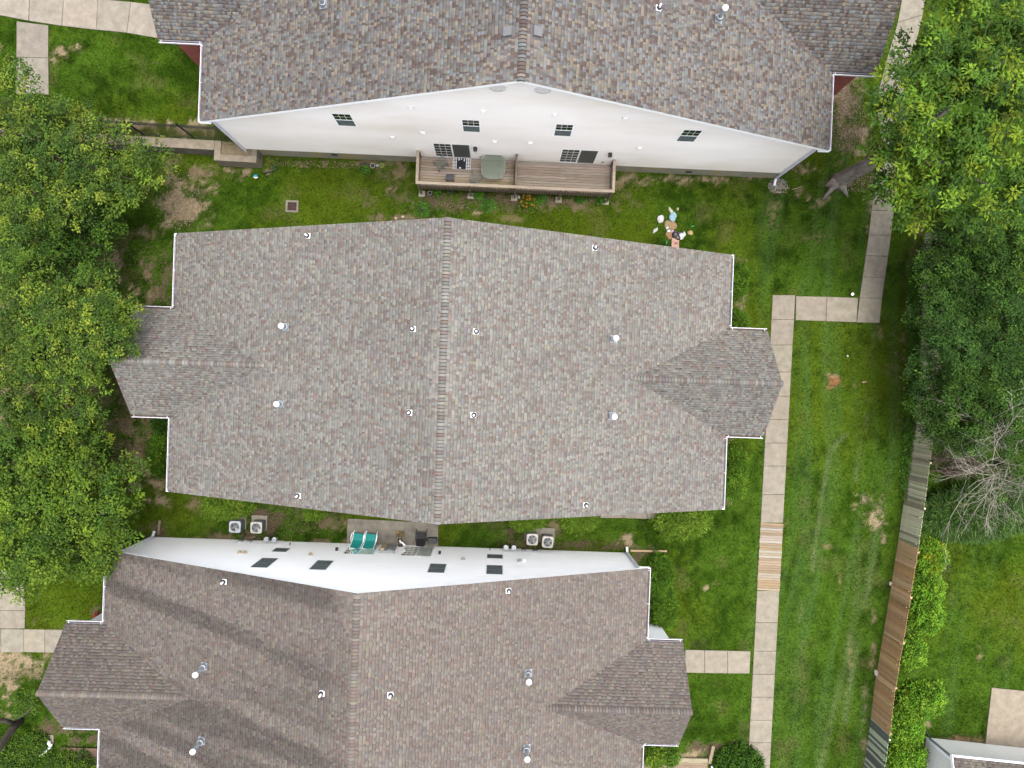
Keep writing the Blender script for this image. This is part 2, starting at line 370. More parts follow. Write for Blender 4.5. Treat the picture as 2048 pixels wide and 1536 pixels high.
# ------------------------------------------------------------------ ground colours: lawn with bare, dry and mulched patches
SOIL, DIRT, MULCH, CHIP, RUST, DRY = (0.33, 0.255, 0.165), (0.19, 0.145, 0.09), (0.10, 0.07, 0.05), (0.30, 0.235, 0.16), (0.27, 0.125, 0.055), (0.19, 0.165, 0.07)
PATCH = [  # px, py, rx, ry, strength, colour
    (362, 395, 40, 52, 1.1, SOIL), (378, 380, 46, 12, .9, SOIL), (345, 335, 22, 32, .7, DIRT), (395, 345, 80, 10, .9, DIRT), (470, 340, 60, 8, .8, SOIL),
    (290, 468, 26, 16, .8, DIRT), (234, 528, 26, 36, 1.0, MULCH), (236, 540, 18, 22, .9, SOIL), (295, 535, 45, 60, .62, DIRT), (310, 590, 45, 26, .8, DIRT), (270, 580, 28, 30, .7, SOIL), (332, 560, 18, 60, .7, MULCH),
    (145, 118, 14, 9, .9, SOIL), (178, 106, 12, 10, .9, SOIL), (135, 137, 12, 8, .9, SOIL), (160, 108, 10, 18, .6, DRY), (324, 140, 9, 7, .75, SOIL), (365, 200, 15, 8, .7, DRY), (20, 110, 12, 10, .6, SOIL), (102, 165, 8, 22, .8, SOIL), (300, 262, 70, 10, 1.2, SOIL), (390, 270, 90, 11, 1.2, SOIL),
    (262, 862, 55, 60, .85, DIRT), (278, 905, 45, 30, .8, DIRT), (250, 800, 40, 40, .9, MULCH), (290, 940, 40, 30, .75, SOIL), (270, 970, 30, 18, .8, SOIL), (310, 965, 22, 14, .9, SOIL), (310, 850, 25, 35, .7, MULCH),
    (330, 1005, 32, 14, .7, SOIL), (385, 1010, 35, 16, .75, DIRT), (320, 1058, 28, 28, .8, DIRT), (300, 1075, 35, 22, .8, MULCH), (520, 1030, 40, 14, .8, MULCH), (590, 1030, 90, 22, .8, MULCH), (500, 1075, 50, 16, .9, MULCH), (640, 1045, 60, 14, .6, DIRT), (450, 1078, 120, 7, .9, DIRT), (620, 1084, 90, 6, .7, DIRT), (540, 1050, 16, 35, .8, MULCH),
    (1066, 1080, 55, 28, .95, MULCH), (1150, 1090, 80, 10, .9, MULCH), (1230, 1095, 60, 8, .8, MULCH), (1258, 1082, 14, 12, .9, SOIL), (1290, 1108, 40, 9, 1.0, MULCH), (1270, 1120, 20, 22, .9, MULCH), (1120, 1050, 90, 10, .5, DIRT),
    (1000, 400, 175, 16, 1.0, MULCH), (1150, 405, 90, 14, .8, DIRT), (800, 345, 30, 26, .75, DIRT), (780, 372, 16, 28, .75, DIRT), (700, 328, 110, 8, .85, DIRT), (930, 420, 40, 14, .7, DIRT), (960, 425, 40, 12, .75, SOIL), (985, 412, 16, 26, .75, DRY), (800, 437, 60, 7, .8, DIRT), (1000, 436, 60, 8, .7, DRY),
    (1262, 362, 45, 16, .9, SOIL), (1245, 378, 30, 12, .7, DRY), (1400, 358, 130, 7, .85, SOIL), (1350, 366, 30, 9, .6, SOIL), (1690, 225, 36, 70, 1.15, CHIP), (1700, 180, 30, 22, .9, CHIP), (1718, 262, 26, 50, .9, CHIP), (1730, 340, 24, 22, .9, CHIP), (1690, 365, 38, 14, .9, CHIP), (1580, 335, 30, 10, .6, SOIL), (1640, 345, 40, 9, .6, SOIL), (1556, 372, 17, 13, 1.1, (0.50, 0.48, 0.44)), (1595, 388, 14, 9, .9, SOIL), (1615, 398, 10, 14, .8, SOIL), (1640, 402, 18, 12, .75, SOIL), (1742, 410, 7, 22, .9, SOIL), (1736, 450, 5, 30, .8, SOIL), (1540, 410, 20, 14, .6, DRY), (1545, 440, 10, 18, .6, DRY), (1475, 520, 14, 18, .5, DRY), (1630, 470, 30, 18, .5, DRY),
    (1482, 605, 10, 28, .8, CHIP), (1478, 630, 9, 12, .9, CHIP), (1490, 655, 10, 12, .8, DIRT), (1500, 625, 12, 12, .6, SOIL),
    (1668, 752, 12, 12, .9, SOIL), (1668, 764, 12, 9, 1.2, RUST), (1657, 775, 9, 6, .8, RUST), (1712, 770, 10, 6, .6, DRY),
    (1735, 1000, 22, 18, .85, SOIL), (1712, 990, 16, 20, .75, SOIL), (1755, 1010, 12, 14, .8, DIRT), (1745, 1030, 16, 12, .85, SOIL), (1752, 1048, 20, 10, .8, SOIL), (1767, 1072, 6, 14, .8, SOIL), (1688, 1045, 6, 6, .7, SOIL), (1625, 1108, 7, 10, .7, DIRT), (1650, 1095, 14, 8, .5, DRY), (1680, 1160, 5, 14, .6, DRY),
    (1838, 560, 22, 160, .9, MULCH), (1832, 790, 24, 70, .8, MULCH), (1858, 900, 22, 40, .9, DIRT), (1790, 1250, 7, 26, .8, DIRT), (1745, 1290, 8, 50, .8, DIRT), (1730, 1420, 7, 70, .8, DIRT), (1735, 1520, 8, 40, .7, SOIL), (1760, 640, 10, 60, .4, DRY), (1795, 700, 24, 60, .5, DRY),
    (25, 1325, 55, 35, 1.1, SOIL), (70, 1320, 30, 22, .8, SOIL), (65, 1245, 16, 9, .8, SOIL), (20, 1370, 20, 50, .6, SOIL), (40, 1350, 40, 14, .7, DIRT), (130, 1460, 50, 22, 1.0, MULCH), (160, 1480, 40, 14, 1.0, MULCH), (100, 1440, 20, 12, .8, MULCH), (190, 1225, 16, 16, .7, MULCH),
    (1470, 1492, 50, 12, 1.0, MULCH), (1415, 1500, 40, 14, .9, MULCH), (1400, 1512, 60, 8, .9, SOIL), (1300, 1510, 40, 14, .8, DIRT), (1500, 1490, 12, 8, 1.0, SOIL), (1320, 1500, 30, 10, .7, MULCH),
    (1455, 880, 20, 8, 1.0, MULCH), (1455, 1000, 18, 8, .7, SOIL), (1415, 1178, 10, 6, .7, SOIL), (1432, 1168, 10, 6, .7, SOIL), (1485, 1180, 8, 8, .5, SOIL), (1400, 1045, 16, 18, .7, SOIL),
    (1910, 1480, 60, 7, 1.0, (0.25, 0.15, 0.09)), (1853, 1450, 14, 8, .8, SOIL), (1856, 1530, 8, 40, .9, DIRT), (1960, 1310, 10, 30, .35, DRY), (1700, 1330, 12, 90, .35, DRY),
]
_pw = [(tuple(at(px, py)[:2]), rx / 36.9, ry / 36.9, st, c) for px, py, rx, ry, st, c in PATCH]
TRACKS = [[(1640, 1536), (1665, 1430), (1690, 1330), (1705, 1240), (1716, 1170), (1722, 1100)], [(1690, 1440), (1700, 1370), (1716, 1280), (1735, 1180), (1748, 1120), (1752, 1040)],
          [(1600, 1240), (1607, 1180), (1615, 1120)], [(1640, 1010), (1650, 960), (1662, 900), (1690, 870)], [(1712, 960), (1722, 900), (1735, 830)], [(1625, 1140), (1634, 1060), (1645, 1000)], [(1735, 1536), (1745, 1440), (1752, 1380)]]
_tw = [np.array([tuple(at(*p)[:2]) for p in t]) for t in TRACKS]
def seg_dist(x, y, pl):
    d = np.full(len(x), 1e9)
    for a, b in zip(pl[:-1], pl[1:]):
        ab = b - a; t = np.clip(((x - a[0]) * ab[0] + (y - a[1]) * ab[1]) / (ab @ ab), 0, 1)
        d = np.minimum(d, np.hypot(x - a[0] - t * ab[0], y - a[1] - t * ab[1]))
    return d
G_DARK, G_MID, G_LIGHT, G_YEL = np.array((0.029, 0.064, 0.006)), np.array((0.055, 0.117, 0.009)), np.array((0.097, 0.188, 0.019)), np.array((0.124, 0.172, 0.011))
def lawn(x, y):
    """turf colour and bareness at world points"""
    x = np.asarray(x, float); y = np.asarray(y, float)
    a = fbm(x * 0.35, y * 0.35, 3); b = fbm(x * 1.3, y * 1.3, 11); c = fbm(x * 3.5, y * 3.5, 21, 3); d = fbm(x * 0.16 + 5, y * 0.16, 31, 3)
    t = np.clip((a * 0.55 + b * 0.45 - 0.36) * 3.4, 0, 1)[:, None]
    col = G_DARK * (1 - t) + G_MID * t
    east = 1 / (1 + np.exp(-(x - 13.5) / 1.2)); t2 = np.clip((b * 0.5 + c * 0.5 - 0.40) * 3.2 + east * 0.32, 0, 1)[:, None] * 0.75
    col = col * (1 - t2) + G_LIGHT * t2
    t3 = np.clip((d - 0.47) * 4 + (c - .5) * 1.2 + east * 0.25, 0, 1)[:, None] * 0.6
    col = col * (1 - t3) + G_YEL * t3
    # a different, bluish grass in blotches on the mown strip
    xs_ = x - 0.10 * y + 0.5 * np.sin(y * .25); st = vnoise(xs_ * 1.9, y * 0.10, 77) * .6 + vnoise(xs_ * 3.4, y * 0.22, 78) * .4; t4 = (np.clip((st - 0.50) * 3, 0, 1) * east)[:, None] * 0.5
    col = col * (1 - t4) + np.array((0.105, 0.205, 0.050)) * t4
    # dry thin grass in small blotches
    t5 = np.clip((fbm(x * 0.9 + 9, y * 0.9, 51, 5) - 0.60) * 5, 0, 1)[:, None] * 0.30
    col = col * (1 - t5) + np.array(DRY) * t5
    for k, pl in enumerate(_tw):
        w = np.exp(-(seg_dist(x, y, pl) / (0.20 if k < 2 else 0.13)) ** 2) * np.clip(vnoise(x * 1.5, y * .6, 90 + k) * 1.8 - 0.25, 0, 1)
        w = w[:, None] * 0.7; col = col * (1 - w) + np.array((0.17, 0.235, 0.085)) * w
    bare = np.zeros(len(x)); n1 = fbm(x * 1.7, y * 1.7, 61, 5); n2 = fbm(x * 6, y * 6, 71, 3)
    bcol = np.zeros((len(x), 3)) + np.array(DIRT)
    for (cx, cy), rx, ry, s, c_ in _pw:
        near = (np.abs(x - cx) < rx * 2.2) & (np.abs(y - cy) < ry * 2.2)
        if not near.any(): continue
        q = np.sqrt(((x[near] - cx) / rx) ** 2 + ((y[near] - cy) / ry) ** 2)
        f = np.clip((s * 1.05 - q * 0.95 + (n1[near] - 0.5) * 3.0 + (n2[near] - .5) * 1.8) * 1.05, 0, .92)
        bcol[near] = bcol[near] * (1 - f[:, None]) + np.array(c_) * f[:, None]
        bare[near] = np.maximum(bare[near], f)
    # trodden earth below the trees on the west side
    bw = np.clip((-19.5 - x) / 3, 0, 1) * np.clip((8.5 - np.abs(y - 1)) / 3, 0, 1) * np.clip((n1 - 0.35) * 4, 0, 1)
    bare = np.maximum(bare, bw)
    bcol = bcol * (0.80 + 0.4 * n2[:, None])
    return col, bare, bcol

def ground_sheet(name, x0, x1, y0, y1, z, step, clip=None, apron=0):
    xs = np.arange(x0, x1 + step * .5, step); ysv = np.arange(y0, y1 + step * .5, step)
    nx, ny = len(xs), len(ysv); X, Y = np.meshgrid(xs, ysv); X = X.ravel(); Y = Y.ravel()
    Z = z + (fbm(X * 0.5, Y * 0.5, 5, 3) - 0.5) * 0.04 - 0.02
    V = np.stack([X, Y, Z], 1)
    i = np.arange(nx * ny).reshape(ny, nx)
    F = np.stack([i[:-1, :-1].ravel(), i[:-1, 1:].ravel(), i[1:, 1:].ravel(), i[1:, :-1].ravel()], 1)
    cx = X[F].mean(1); cy = Y[F].mean(1)
    col, bare, bcol = lawn(X, Y); c = col * 0.75 * (1 - bare[:, None]) + bcol * bare[:, None]
    if clip is not None:
        k = clip(cx, cy); F = F[k]
    if apron:
        b = len(V); A = apron; V = np.vstack([V, [(-A, -A, z - .02), (A, -A, z - .02), (A, A, z - .02), (-A, A, z - .02)]])
        q = [i[0, 0], i[0, -1], i[-1, -1], i[-1, 0]]
        F = np.vstack([F, [[b, b + 1, q[1], q[0]], [b + 1, b + 2, q[2], q[1]], [b + 2, b + 3, q[3], q[2]], [b + 3, b, q[0], q[3]]]])
        c = np.vstack([c, np.tile((0.05, 0.085, 0.014), (4, 1))])
    o = np_mesh(name, V, F, c, M_ground, dom='POINT'); o['kind'] = 'structure'; return o
ground_sheet('ground', -31, 31, -24, 24, 0.0, 0.13, apron=500)

# the raised lawn in the north west, held by a concrete retaining wall
RW0, RW1 = at(180, 285, 1.0), at(429, 299.5, 1.0)
rdir = (RW1 - RW0).normalized(); RW0 = RW0 - rdir * 12
rn = Vector((-rdir.y, rdir.x, 0))
def behind_wall(x, y, off=0.25): return ((x - RW0.x) * rn.x + (y - RW0.y) * rn.y) > off
east_lim = hworld('N', -HOUSES['N']['W'] + 0.6, 0).x
ground_sheet('upper_lawn', -32, east_lim + 0.4, 10.2, 30, TERR, 0.13, clip=lambda x, y: behind_wall(x, y) & (x < east_lim + 0.2))

# grass blades on both lawns
def grass():
    n = 430000
    x = rng.uniform(-29.5, 29.5, n); y = rng.uniform(-22.5, 22.5, n)
    up = behind_wall(x, y, 0.3) & (x < east_lim)
    z = np.where(up, TERR, 0.0)
    col, bare, bcol = lawn(x, y)
    keep = rng.random(n) > bare * 1.15 - .08
    for h in HOUSES:
        H = HOUSES[h]; c, s = math.cos(H['th']), math.sin(H['th']); u = (x - H['c'][0]) * c + (y - H['c'][1]) * s; v = -(x - H['c'][0]) * s + (y - H['c'][1]) * c
        keep &= ~((np.abs(u) < H['W'] - 0.5) & (np.abs(v) < H['L'] - 0.3))
    for poly, zz in PAVED:
        keep &= ~(in_poly(x, y, poly) & (np.abs(z - zz) < 0.3))
    x, y, z, col = x[keep], y[keep], z[keep], col[keep]; n = len(x)
    a = rng.uniform(0, 2 * np.pi, n); ln = rng.uniform(0.05, 0.105, n); w = rng.uniform(0.012, 0.030, n); lean = rng.uniform(0.25, 1.0, n)
    dx, dy = np.cos(a), np.sin(a)
    V = np.empty((n, 3, 3)); 
    V[:, 0] = np.stack([x - dy * w, y + dx * w, z - 0.01], 1); V[:, 1] = np.stack([x + dy * w, y - dx * w, z - 0.01], 1)
    V[:, 2] = np.stack([x + dx * ln * lean, y + dy * ln * lean, z + ln * np.sqrt(np.clip(1.1 - lean ** 2, 0.1, 1))], 1)
    F = np.arange(n * 3).reshape(n, 3)
    c = col * (0.72 + 0.75 * rng.random(n) ** 1.5)[:, None]
    dry = rng.random(n) < 0.035; c[dry] = np.array((0.20, 0.165, 0.06)) * rng.uniform(.6, 1.1, (dry.sum(), 1))
    o = np_mesh('grass', V.reshape(-1, 3), F, c, M_blade); o['kind'] = 'stuff'
    tag(o, 'mown green grass blades covering the lawns between the houses', 'grass')


# ------------------------------------------------------------------ houses
SHEX = 0.143                                   # exposed shingle length
M_butt = pm('shingle_edge_shadow_line', (0.045, 0.042, 0.042), .97, .2, 20)  # black asphalt edge, and the shadow line painted below tabs and caps
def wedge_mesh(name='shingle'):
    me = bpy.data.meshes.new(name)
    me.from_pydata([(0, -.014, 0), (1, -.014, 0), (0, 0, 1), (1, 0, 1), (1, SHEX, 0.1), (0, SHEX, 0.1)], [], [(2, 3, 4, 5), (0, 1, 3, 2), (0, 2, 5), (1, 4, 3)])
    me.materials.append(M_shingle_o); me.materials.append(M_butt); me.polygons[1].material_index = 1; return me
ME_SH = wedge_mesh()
def cap_mesh():
    mb = MB(); w = 0.155; prof = []
    for k in range(7):
        t = -1 + 2 * k / 6; prof.append((t * w, -0.075 * t * t * (1.0)))
    def ring(y, lift): return [(a, y, b + lift) for a, b in prof]
    A, B, Z = ring(0, 0.036), ring(0.165, 0.006), ring(-0.036, 0.006)  # Z flares the dark edge outward as a painted shadow line between caps
    n = len(prof); vs = A + B + Z; fs = []
    for i in range(n - 1): fs += [(i, i + 1, n + i + 1, n + i), (2 * n + i, 2 * n + i + 1, i + 1, i)]
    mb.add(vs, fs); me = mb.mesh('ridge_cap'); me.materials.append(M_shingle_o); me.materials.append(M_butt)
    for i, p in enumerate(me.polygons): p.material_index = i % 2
    return me
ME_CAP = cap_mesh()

def pick(pal, n):
    w = np.array([p[0] for p in pal], float); idx = rng.choice(len(pal), n, p=w / w.sum())
    P_ = np.array([p[1] for p in pal]); mean = (P_ * w[:, None]).sum(0) / w.sum(); c = (P_ * .80 + mean * .20)[idx]
    return 0.69 * c * rng.uniform(0.82, 1.14, (n, 1)) * rng.uniform(0.96, 1.04, (n, 3))

def shingle_plane(O, A, B, N_, a0, a1, blen, ok):
    """rows of tabs; O eave origin, A along the eave, B up the slope, N_ outward normal; ok(points) keeps tabs on this plane"""
    O, A, B, N_ = map(np.array, (O, A, B, N_)); rows = int(blen / SHEX); out = []
    for k in range(rows):
        n = int((a1 - a0) / 0.10) + 4
        w = rng.choice([0.075, 0.095, 0.11, 0.125, 0.145, 0.17, 0.21], n, p=[.16, .2, .22, .18, .13, .08, .03]) * rng.uniform(.9, 1.1, n)
        e = a0 + np.concatenate([[0], np.cumsum(w)]); s = e[:-1]; s = s[s < a1 - 0.02]; w = np.minimum(w[:len(s)], a1 - s)
        b = np.full(len(s), k * SHEX)
        out.append(np.stack([s, b, w], 1))
    T = np.vstack(out); n = len(T)
    P = O + T[:, :1] * A + T[:, 1:2] * B
    C = P + T[:, 2:3] * 0.5 * A + 0.5 * SHEX * B
    k = ok(C); T, P, C = T[k], P[k], C[k]; n = len(T)
    th = np.where(rng.random(n) < 0.45, 0.006, 0.016) + rng.uniform(0, .004, n)
    return dict(P=P, C=C, w=T[:, 2], th=th, A=np.tile(A, (n, 1)), B=np.tile(B, (n, 1)), N=np.tile(N_, (n, 1)))

def house(key, name, label, pal, wallmat, frontmat, zb, found=None, gables=('s', 'n'), openings=None, stain=None):
    H = HOUSES[key]; W, L, ze, Wp, Up = H['W'], H['L'], H['ze'], H['Wp'], H['Up']
    root = thing(name, label, 'house', (*H['c'], 0), H['th'])
    zr = ze + PIT * W; zp = ze + PP * Wp; ui = W - PP * Wp / PIT
    zm = lambda u: ze + PIT * (W - abs(u))
    ED = 0.10                                   # roof edge stands this far inside the gutter line
    # ---- roof slabs
    roof = MB()
    for s in (-1, 1):
        a = [(s * (W - ED), -L, zm(W - ED)), (s * (W - ED), L, zm(W - ED)), (0, L, zr), (0, -L, zr)]
        b = [(p[0], p[1], p[2] - 0.16) for p in a]
        roof.add(a + b, [(0, 1, 2, 3) if s > 0 else (3, 2, 1, 0), (7, 6, 5, 4), (0, 1, 5, 4), (1, 2, 6, 5), (3, 0, 4, 7)])
    roof = roof.build('roof', M_deckroof, root)
    porches = {}
    for s in (-1, 1):
        porch = MB()
        for t in (-1, 1):
            vE = Wp - ED; zE = ze + PP * ED
            a = [(s * (W - 0.25), t * vE, zE), (s * Up, t * vE, zE), (s * Up, 0, zp), (s * ui, 0, zp)]
            b = [(p[0], p[1], p[2] - 0.15) for p in a]
            porch.add(a + b, [(0, 1, 2, 3), (7, 6, 5, 4), (0, 1, 5, 4), (1, 2, 6, 5)])
        porches[s] = porch.build('porch_roof', M_deckroof, root)
    # ---- shingles
    ca, sa = 1 / math.hypot(1, PIT), PIT / math.hypot(1, PIT); cb, sb = 1 / math.hypot(1, PP), PP / math.hypot(1, PP)
    tabs = []
    for s in (-1, 1):
        def ok(C): return ~((ze + PP * (Wp - np.abs(C[:, 1])) > ze + PIT * (W - np.abs(C[:, 0])) + 0.01) & (np.abs(C[:, 1]) < Wp))
        A = (0, s, 0); O = (s * (W - ED), -s * L, zm(W - ED))
        tabs.append(shingle_plane(O, A, (-s * ca, 0, sa), (s * sa, 0, ca), 0, 2 * L, (W - ED) / ca, ok))
        for t in (-1, 1):
            def okp(C): return ze + PP * (Wp - np.abs(C[:, 1])) > ze + PIT * (W - np.abs(C[:, 0])) - 0.03
            lo, hi = ui, Up
            if s * t > 0: A = (-1, 0, 0); O = (s * Up if s > 0 else s * ui, t * (Wp - ED), ze + PP * ED)
            else: A = (1, 0, 0); O = (s * ui if s > 0 else s * Up, t * (Wp - ED), ze + PP * ED)
            A = (-t, 0, 0); O = ((s * Up if (s * t > 0) else s * ui), t * (Wp - ED), ze + PP * ED)
            tabs.append(shingle_plane(O, A, (0, -t * cb, sb), (0, t * sb, cb), 0, Up - ui, (Wp - ED) / cb, okp))
    T = {k: np.concatenate([q[k] for q in tabs]) for k in tabs[0]}
    n = len(T['w']); col = pick(pal, n)
    big = fbm(T['C'][:, 0] * .5, T['C'][:, 1] * .5, 8, 3); col *= (0.93 + 0.14 * big)[:, None]
    if stain: col = stain(T['C'], col)
    # the tabs nearest the camera are single pieces, the others one field
    cw = np.array(HOUSES[key]['c']); wp = T['C'].copy(); c_, s_ = math.cos(H['th']), math.sin(H['th'])
    wx = cw[0] + T['C'][:, 0] * c_ - T['C'][:, 1] * s_; wy = cw[1] + T['C'][:, 0] * s_ + T['C'][:, 1] * c_
    inview = (np.abs(wx) < (HC - T['C'][:, 2]) * 0.69) & (np.abs(wy) < (HC - T['C'][:, 2]) * 0.51)
    dist = wx ** 2 + wy ** 2 + (HC - T['C'][:, 2]) ** 2 + np.where(inview, 0, 1e6) - T['w'] * 60
    order = np.argsort(dist); single = order[:300]; rest = order[300:]
    for i in single:
        A, B, N_ = T['A'][i], T['B'][i], T['N'][i]
        m = Matrix(((A[0] * T['w'][i], B[0], N_[0] * T['th'][i], T['P'][i, 0]), (A[1] * T['w'][i], B[1], N_[1] * T['th'][i], T['P'][i, 1]), (A[2] * T['w'][i], B[2], N_[2] * T['th'][i], T['P'][i, 2]), (0, 0, 0, 1)))
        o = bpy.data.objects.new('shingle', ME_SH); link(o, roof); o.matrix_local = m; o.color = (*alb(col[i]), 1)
    R = {k: T[k][rest] for k in T}; n = len(rest)
    P, A, B, N_, w, th = R['P'], R['A'] * R['w'][:, None], R['B'] * SHEX, R['N'], R['w'], R['th'][:, None]
    E_ = R['B'] * (np.maximum(th - .010, 0) * 2.4 + .002)  # wider dark edge below thick tabs, drawn as their shadow line
    V = np.stack([P - E_, P + A - E_, P + N_ * th, P + A + N_ * th, P + A + B + N_ * .001, P + B + N_ * .001], 1).reshape(-1, 3)
    b = (np.arange(n) * 6)[:, None]
    F = np.concatenate([b + [2, 3, 4, 5], b + [0, 1, 3, 2]])
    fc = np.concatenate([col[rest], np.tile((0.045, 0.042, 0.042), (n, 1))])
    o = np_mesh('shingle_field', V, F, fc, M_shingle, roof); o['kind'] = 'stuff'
    # ---- ridge caps
    def caps(p0, p1, sgn, par):
        p0, p1 = Vector(p0), Vector(p1); d = (p1 - p0); ln = d.length; d.normalize(); k = int(ln / SHEX)
        cc = pick(pal, k); xx = d.cross(Vector((0, 0, 1)))
        for i in range(k):
            q = p0 + d * (i * SHEX)
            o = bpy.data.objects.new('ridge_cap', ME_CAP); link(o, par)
            slope = PIT if sgn else PP
            o.matrix_local = Matrix(((xx.x, d.x, 0, q.x), (xx.y, d.y, 0, q.y), (xx.z, d.z, 1, q.z + 0.012), (0, 0, 0, 1))) @ Matrix.Diagonal((1, 1, slope / PIT * 1.0 if not sgn else 1, 1))
            o.color = (*alb(cc[i]), 1)
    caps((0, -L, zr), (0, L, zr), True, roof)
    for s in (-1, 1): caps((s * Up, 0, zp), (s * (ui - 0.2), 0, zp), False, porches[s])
    # ---- gutters with hangers
    def gutter(a, b, out):
        a, b, out = Vector(a), Vector(b), Vector(out); d = (b - a).normalized(); mb = MB()
        g0, g1, dp = -ED + 0.005, 0.03, 0.10
        def strip(o0, o1, z0, z1): 
            p = [a + out * o0 + Vector((0, 0, z0)), b + out * o0 + Vector((0, 0, z0)), b + out * o1 + Vector((0, 0, z0)), a + out * o1 + Vector((0, 0, z0))]
            q = [v + Vector((0, 0, z1 - z0)) for v in p]
            mb.add(p + q, [(3, 2, 1, 0), (4, 5, 6, 7), (0, 1, 5, 4), (1, 2, 6, 5), (2, 3, 7, 6), (3, 0, 4, 7)])
        strip(g0, g0 + 0.006, -dp, 0.01); strip(g0 + .006, g1 - .02, -dp, -dp + 0.006); strip(g1 - 0.02, g1, -dp, 0.012)
        g = mb.build('gutter', M_gutter, root)
        mb = MB(); p = [a + out * (g0 + .008) + Vector((0, 0, -dp + .012)), b + out * (g0 + .008) + Vector((0, 0, -dp + .012)), b + out * (g1 - .03) + Vector((0, 0, -dp + .012)), a + out * (g1 - .03) + Vector((0, 0, -dp + .012))]
        mb.quad(*p); mb.build('gutter_sludge_shade', M_brown, g)  # dark colour stands for leaf debris plus the shade inside the gutter
        ln = (b - a).length; k = max(2, int(ln / 0.95))
        for i in range(k):
            q = a + d * (0.12 + (ln - 0.24) * i / (k - 1))
            MB().bar(q + out * (g0 - 0.03) + Vector((0, 0, 0.016)), q + out * g1 + Vector((0, 0, 0.016)), 0.022, 0.008).build('hanger', M_gutter, g)
    for s in (-1, 1):
        for t in (-1, 1):
            gutter((s * W, t * (Wp - .02), ze), (s * W, t * L, ze), (s, 0, 0))
            gutter((s * (W - .04), t * Wp, ze), (s * Up, t * Wp, ze), (0, t, 0))
    # ---- rake boards and soffits
    for t in (-1, 1):
        for s in (-1, 1):
            mb = MB(); y0, y1 = t * (L - 0.035), t * (L + 0.0035)
            a = [(s * (W + .0), y0, zm(W) - 0.012), (0, y0, zr - 0.012), (0, y0, zr - 0.2), (s * (W + .0), y0, zm(W) - 0.2)]
            b = [(p[0], y1, p[2]) for p in a]
            mb.add(a + b, [(0, 1, 2, 3), (7, 6, 5, 4), (0, 1, 5, 4), (2, 3, 7, 6), (3, 0, 4, 7)])
            mb.build('rake_board', M_trim, root)
        # return box at each eave end
        for s in (-1, 1):
            MB().box(min(s * W, s * (W - .5)), max(s * W, s * (W - .5)), min(t * (L - .28), t * (L + .012)), max(t * (L - .28), t * (L + .012)), ze - 0.22, ze - 0.1).build('eave_return', M_trim, root)
    for s in (-1, 1):
        sf = MB(); sf.box(min(s * (W - .1), s * (W - .5)), max(s * (W - .1), s * (W - .5)), -L + .02, L - .02, ze - 0.14, ze - 0.115)
        sf.build('soffit', M_trim, root)
    # ---- walls
    uw = W - 0.45; vw = L - 0.283; CH = 0.112
    def siding(wname, mat, fr, s0, s1, z0, top, ops):
        """lapped courses; fr(s, out, z) places them, top(z) gives the half width left at that height"""
        mb = MB(); z = z0
        zmax = top(None)
        while z < zmax - 0.02:
            z2 = min(z + CH, zmax); l0, r0 = top(z); l1, r1 = top(z2)
            l0, r0 = max(l0, s0), min(r0, s1); l1, r1 = max(l1, s0), min(r1, s1)
            cuts = [(o[0], o[1]) for o in ops if o[2] < z + CH * .5 < o[3]]; cuts.sort()
            spans = []; cur = l0
            for c0, c1 in cuts: spans.append((cur, c0)); cur = c1
            spans.append((cur, r0))
            for i, (a, b) in enumerate(spans):
                if b - a < 0.02: continue
                a1 = l1 if i == 0 else a; b1 = r1 if i == len(spans) - 1 else b
                if b1 - a1 < 0.01: b1 = a1 + 0.01
                zm2 = z + (z2 - z) * .72; ax, bx_ = a + (a1 - a) * .72, b + (b1 - b) * .72
                mb.quad(fr(a, 0.02, z), fr(b, 0.02, z), fr(bx_, 0.018, zm2), fr(ax, 0.018, zm2)); mb.quad(fr(ax, 0.018, zm2), fr(bx_, 0.018, zm2), fr(b1, -0.004, z2), fr(a1, -0.004, z2))
                mb.quad(fr(a, -.004, z), fr(b, -.004, z), fr(b, 0.02, z), fr(a, 0.02, z))
            z = z2
        return mb.build(wname, mat, root)
    def gtop(z):
        if z is None: return zr - 0.19
        h = W - (z + 0.19 - ze) / PIT if z > ze - 0.19 else uw
        h = min(uw, max(h, 0)); return -h, h
    frames = {}
    for t in (-1, 1):
        frames[t] = (lambda t: (lambda s, o, z: (s, t * (vw + o), z)))(t)
        ops = (openings or {}).get(t, [])
        siding('gable_wall', wallmat, frames[t], -uw, uw, zb, gtop, [o[:4] for o in ops])
    for s in (-1, 1):
        fw = MB(); fw.box(min(s * (uw - .2), s * uw), max(s * (uw - .2), s * uw), -vw + .015, vw - .015, -0.1, ze - 0.12)
        vp = Wp - 0.45
        fw.box(min(s * uw, s * (Up - .3)), max(s * uw, s * (Up - .3)), -vp, vp, -0.1, ze - 0.05)
        fw.build('front_wall', frontmat, root)
    for s in (-1, 1):
        mb = MB(); u = s * (Up - 0.28)
        mb.add([(u, -Wp + .2, ze - .05), (u, Wp - .2, ze - .05), (u, 0, zp - 0.2)], [(0, 1, 2)]); mb.build('porch_gable', wallmat, root)
    if found:
        for t in (-1, 1):
            MB().box(-uw + .02, uw - .02, min(t * (vw - .2), t * (vw - .012)), max(t * (vw - .2), t * (vw - .012)), -0.2, found).build('foundation', M_found, root)
    # corner boards
    for s in (-1, 1):
        for t in (-1, 1):
            MB().box(min(s * (uw - .13), s * (uw + .02)), max(s * (uw - .13), s * (uw + .02)), min(t * (vw - .1), t * (vw + .024)), max(t * (vw - .1), t * (vw + .024)), zb, ze - .14).build('corner_board', M_trim, root)
    return root, frames, roof

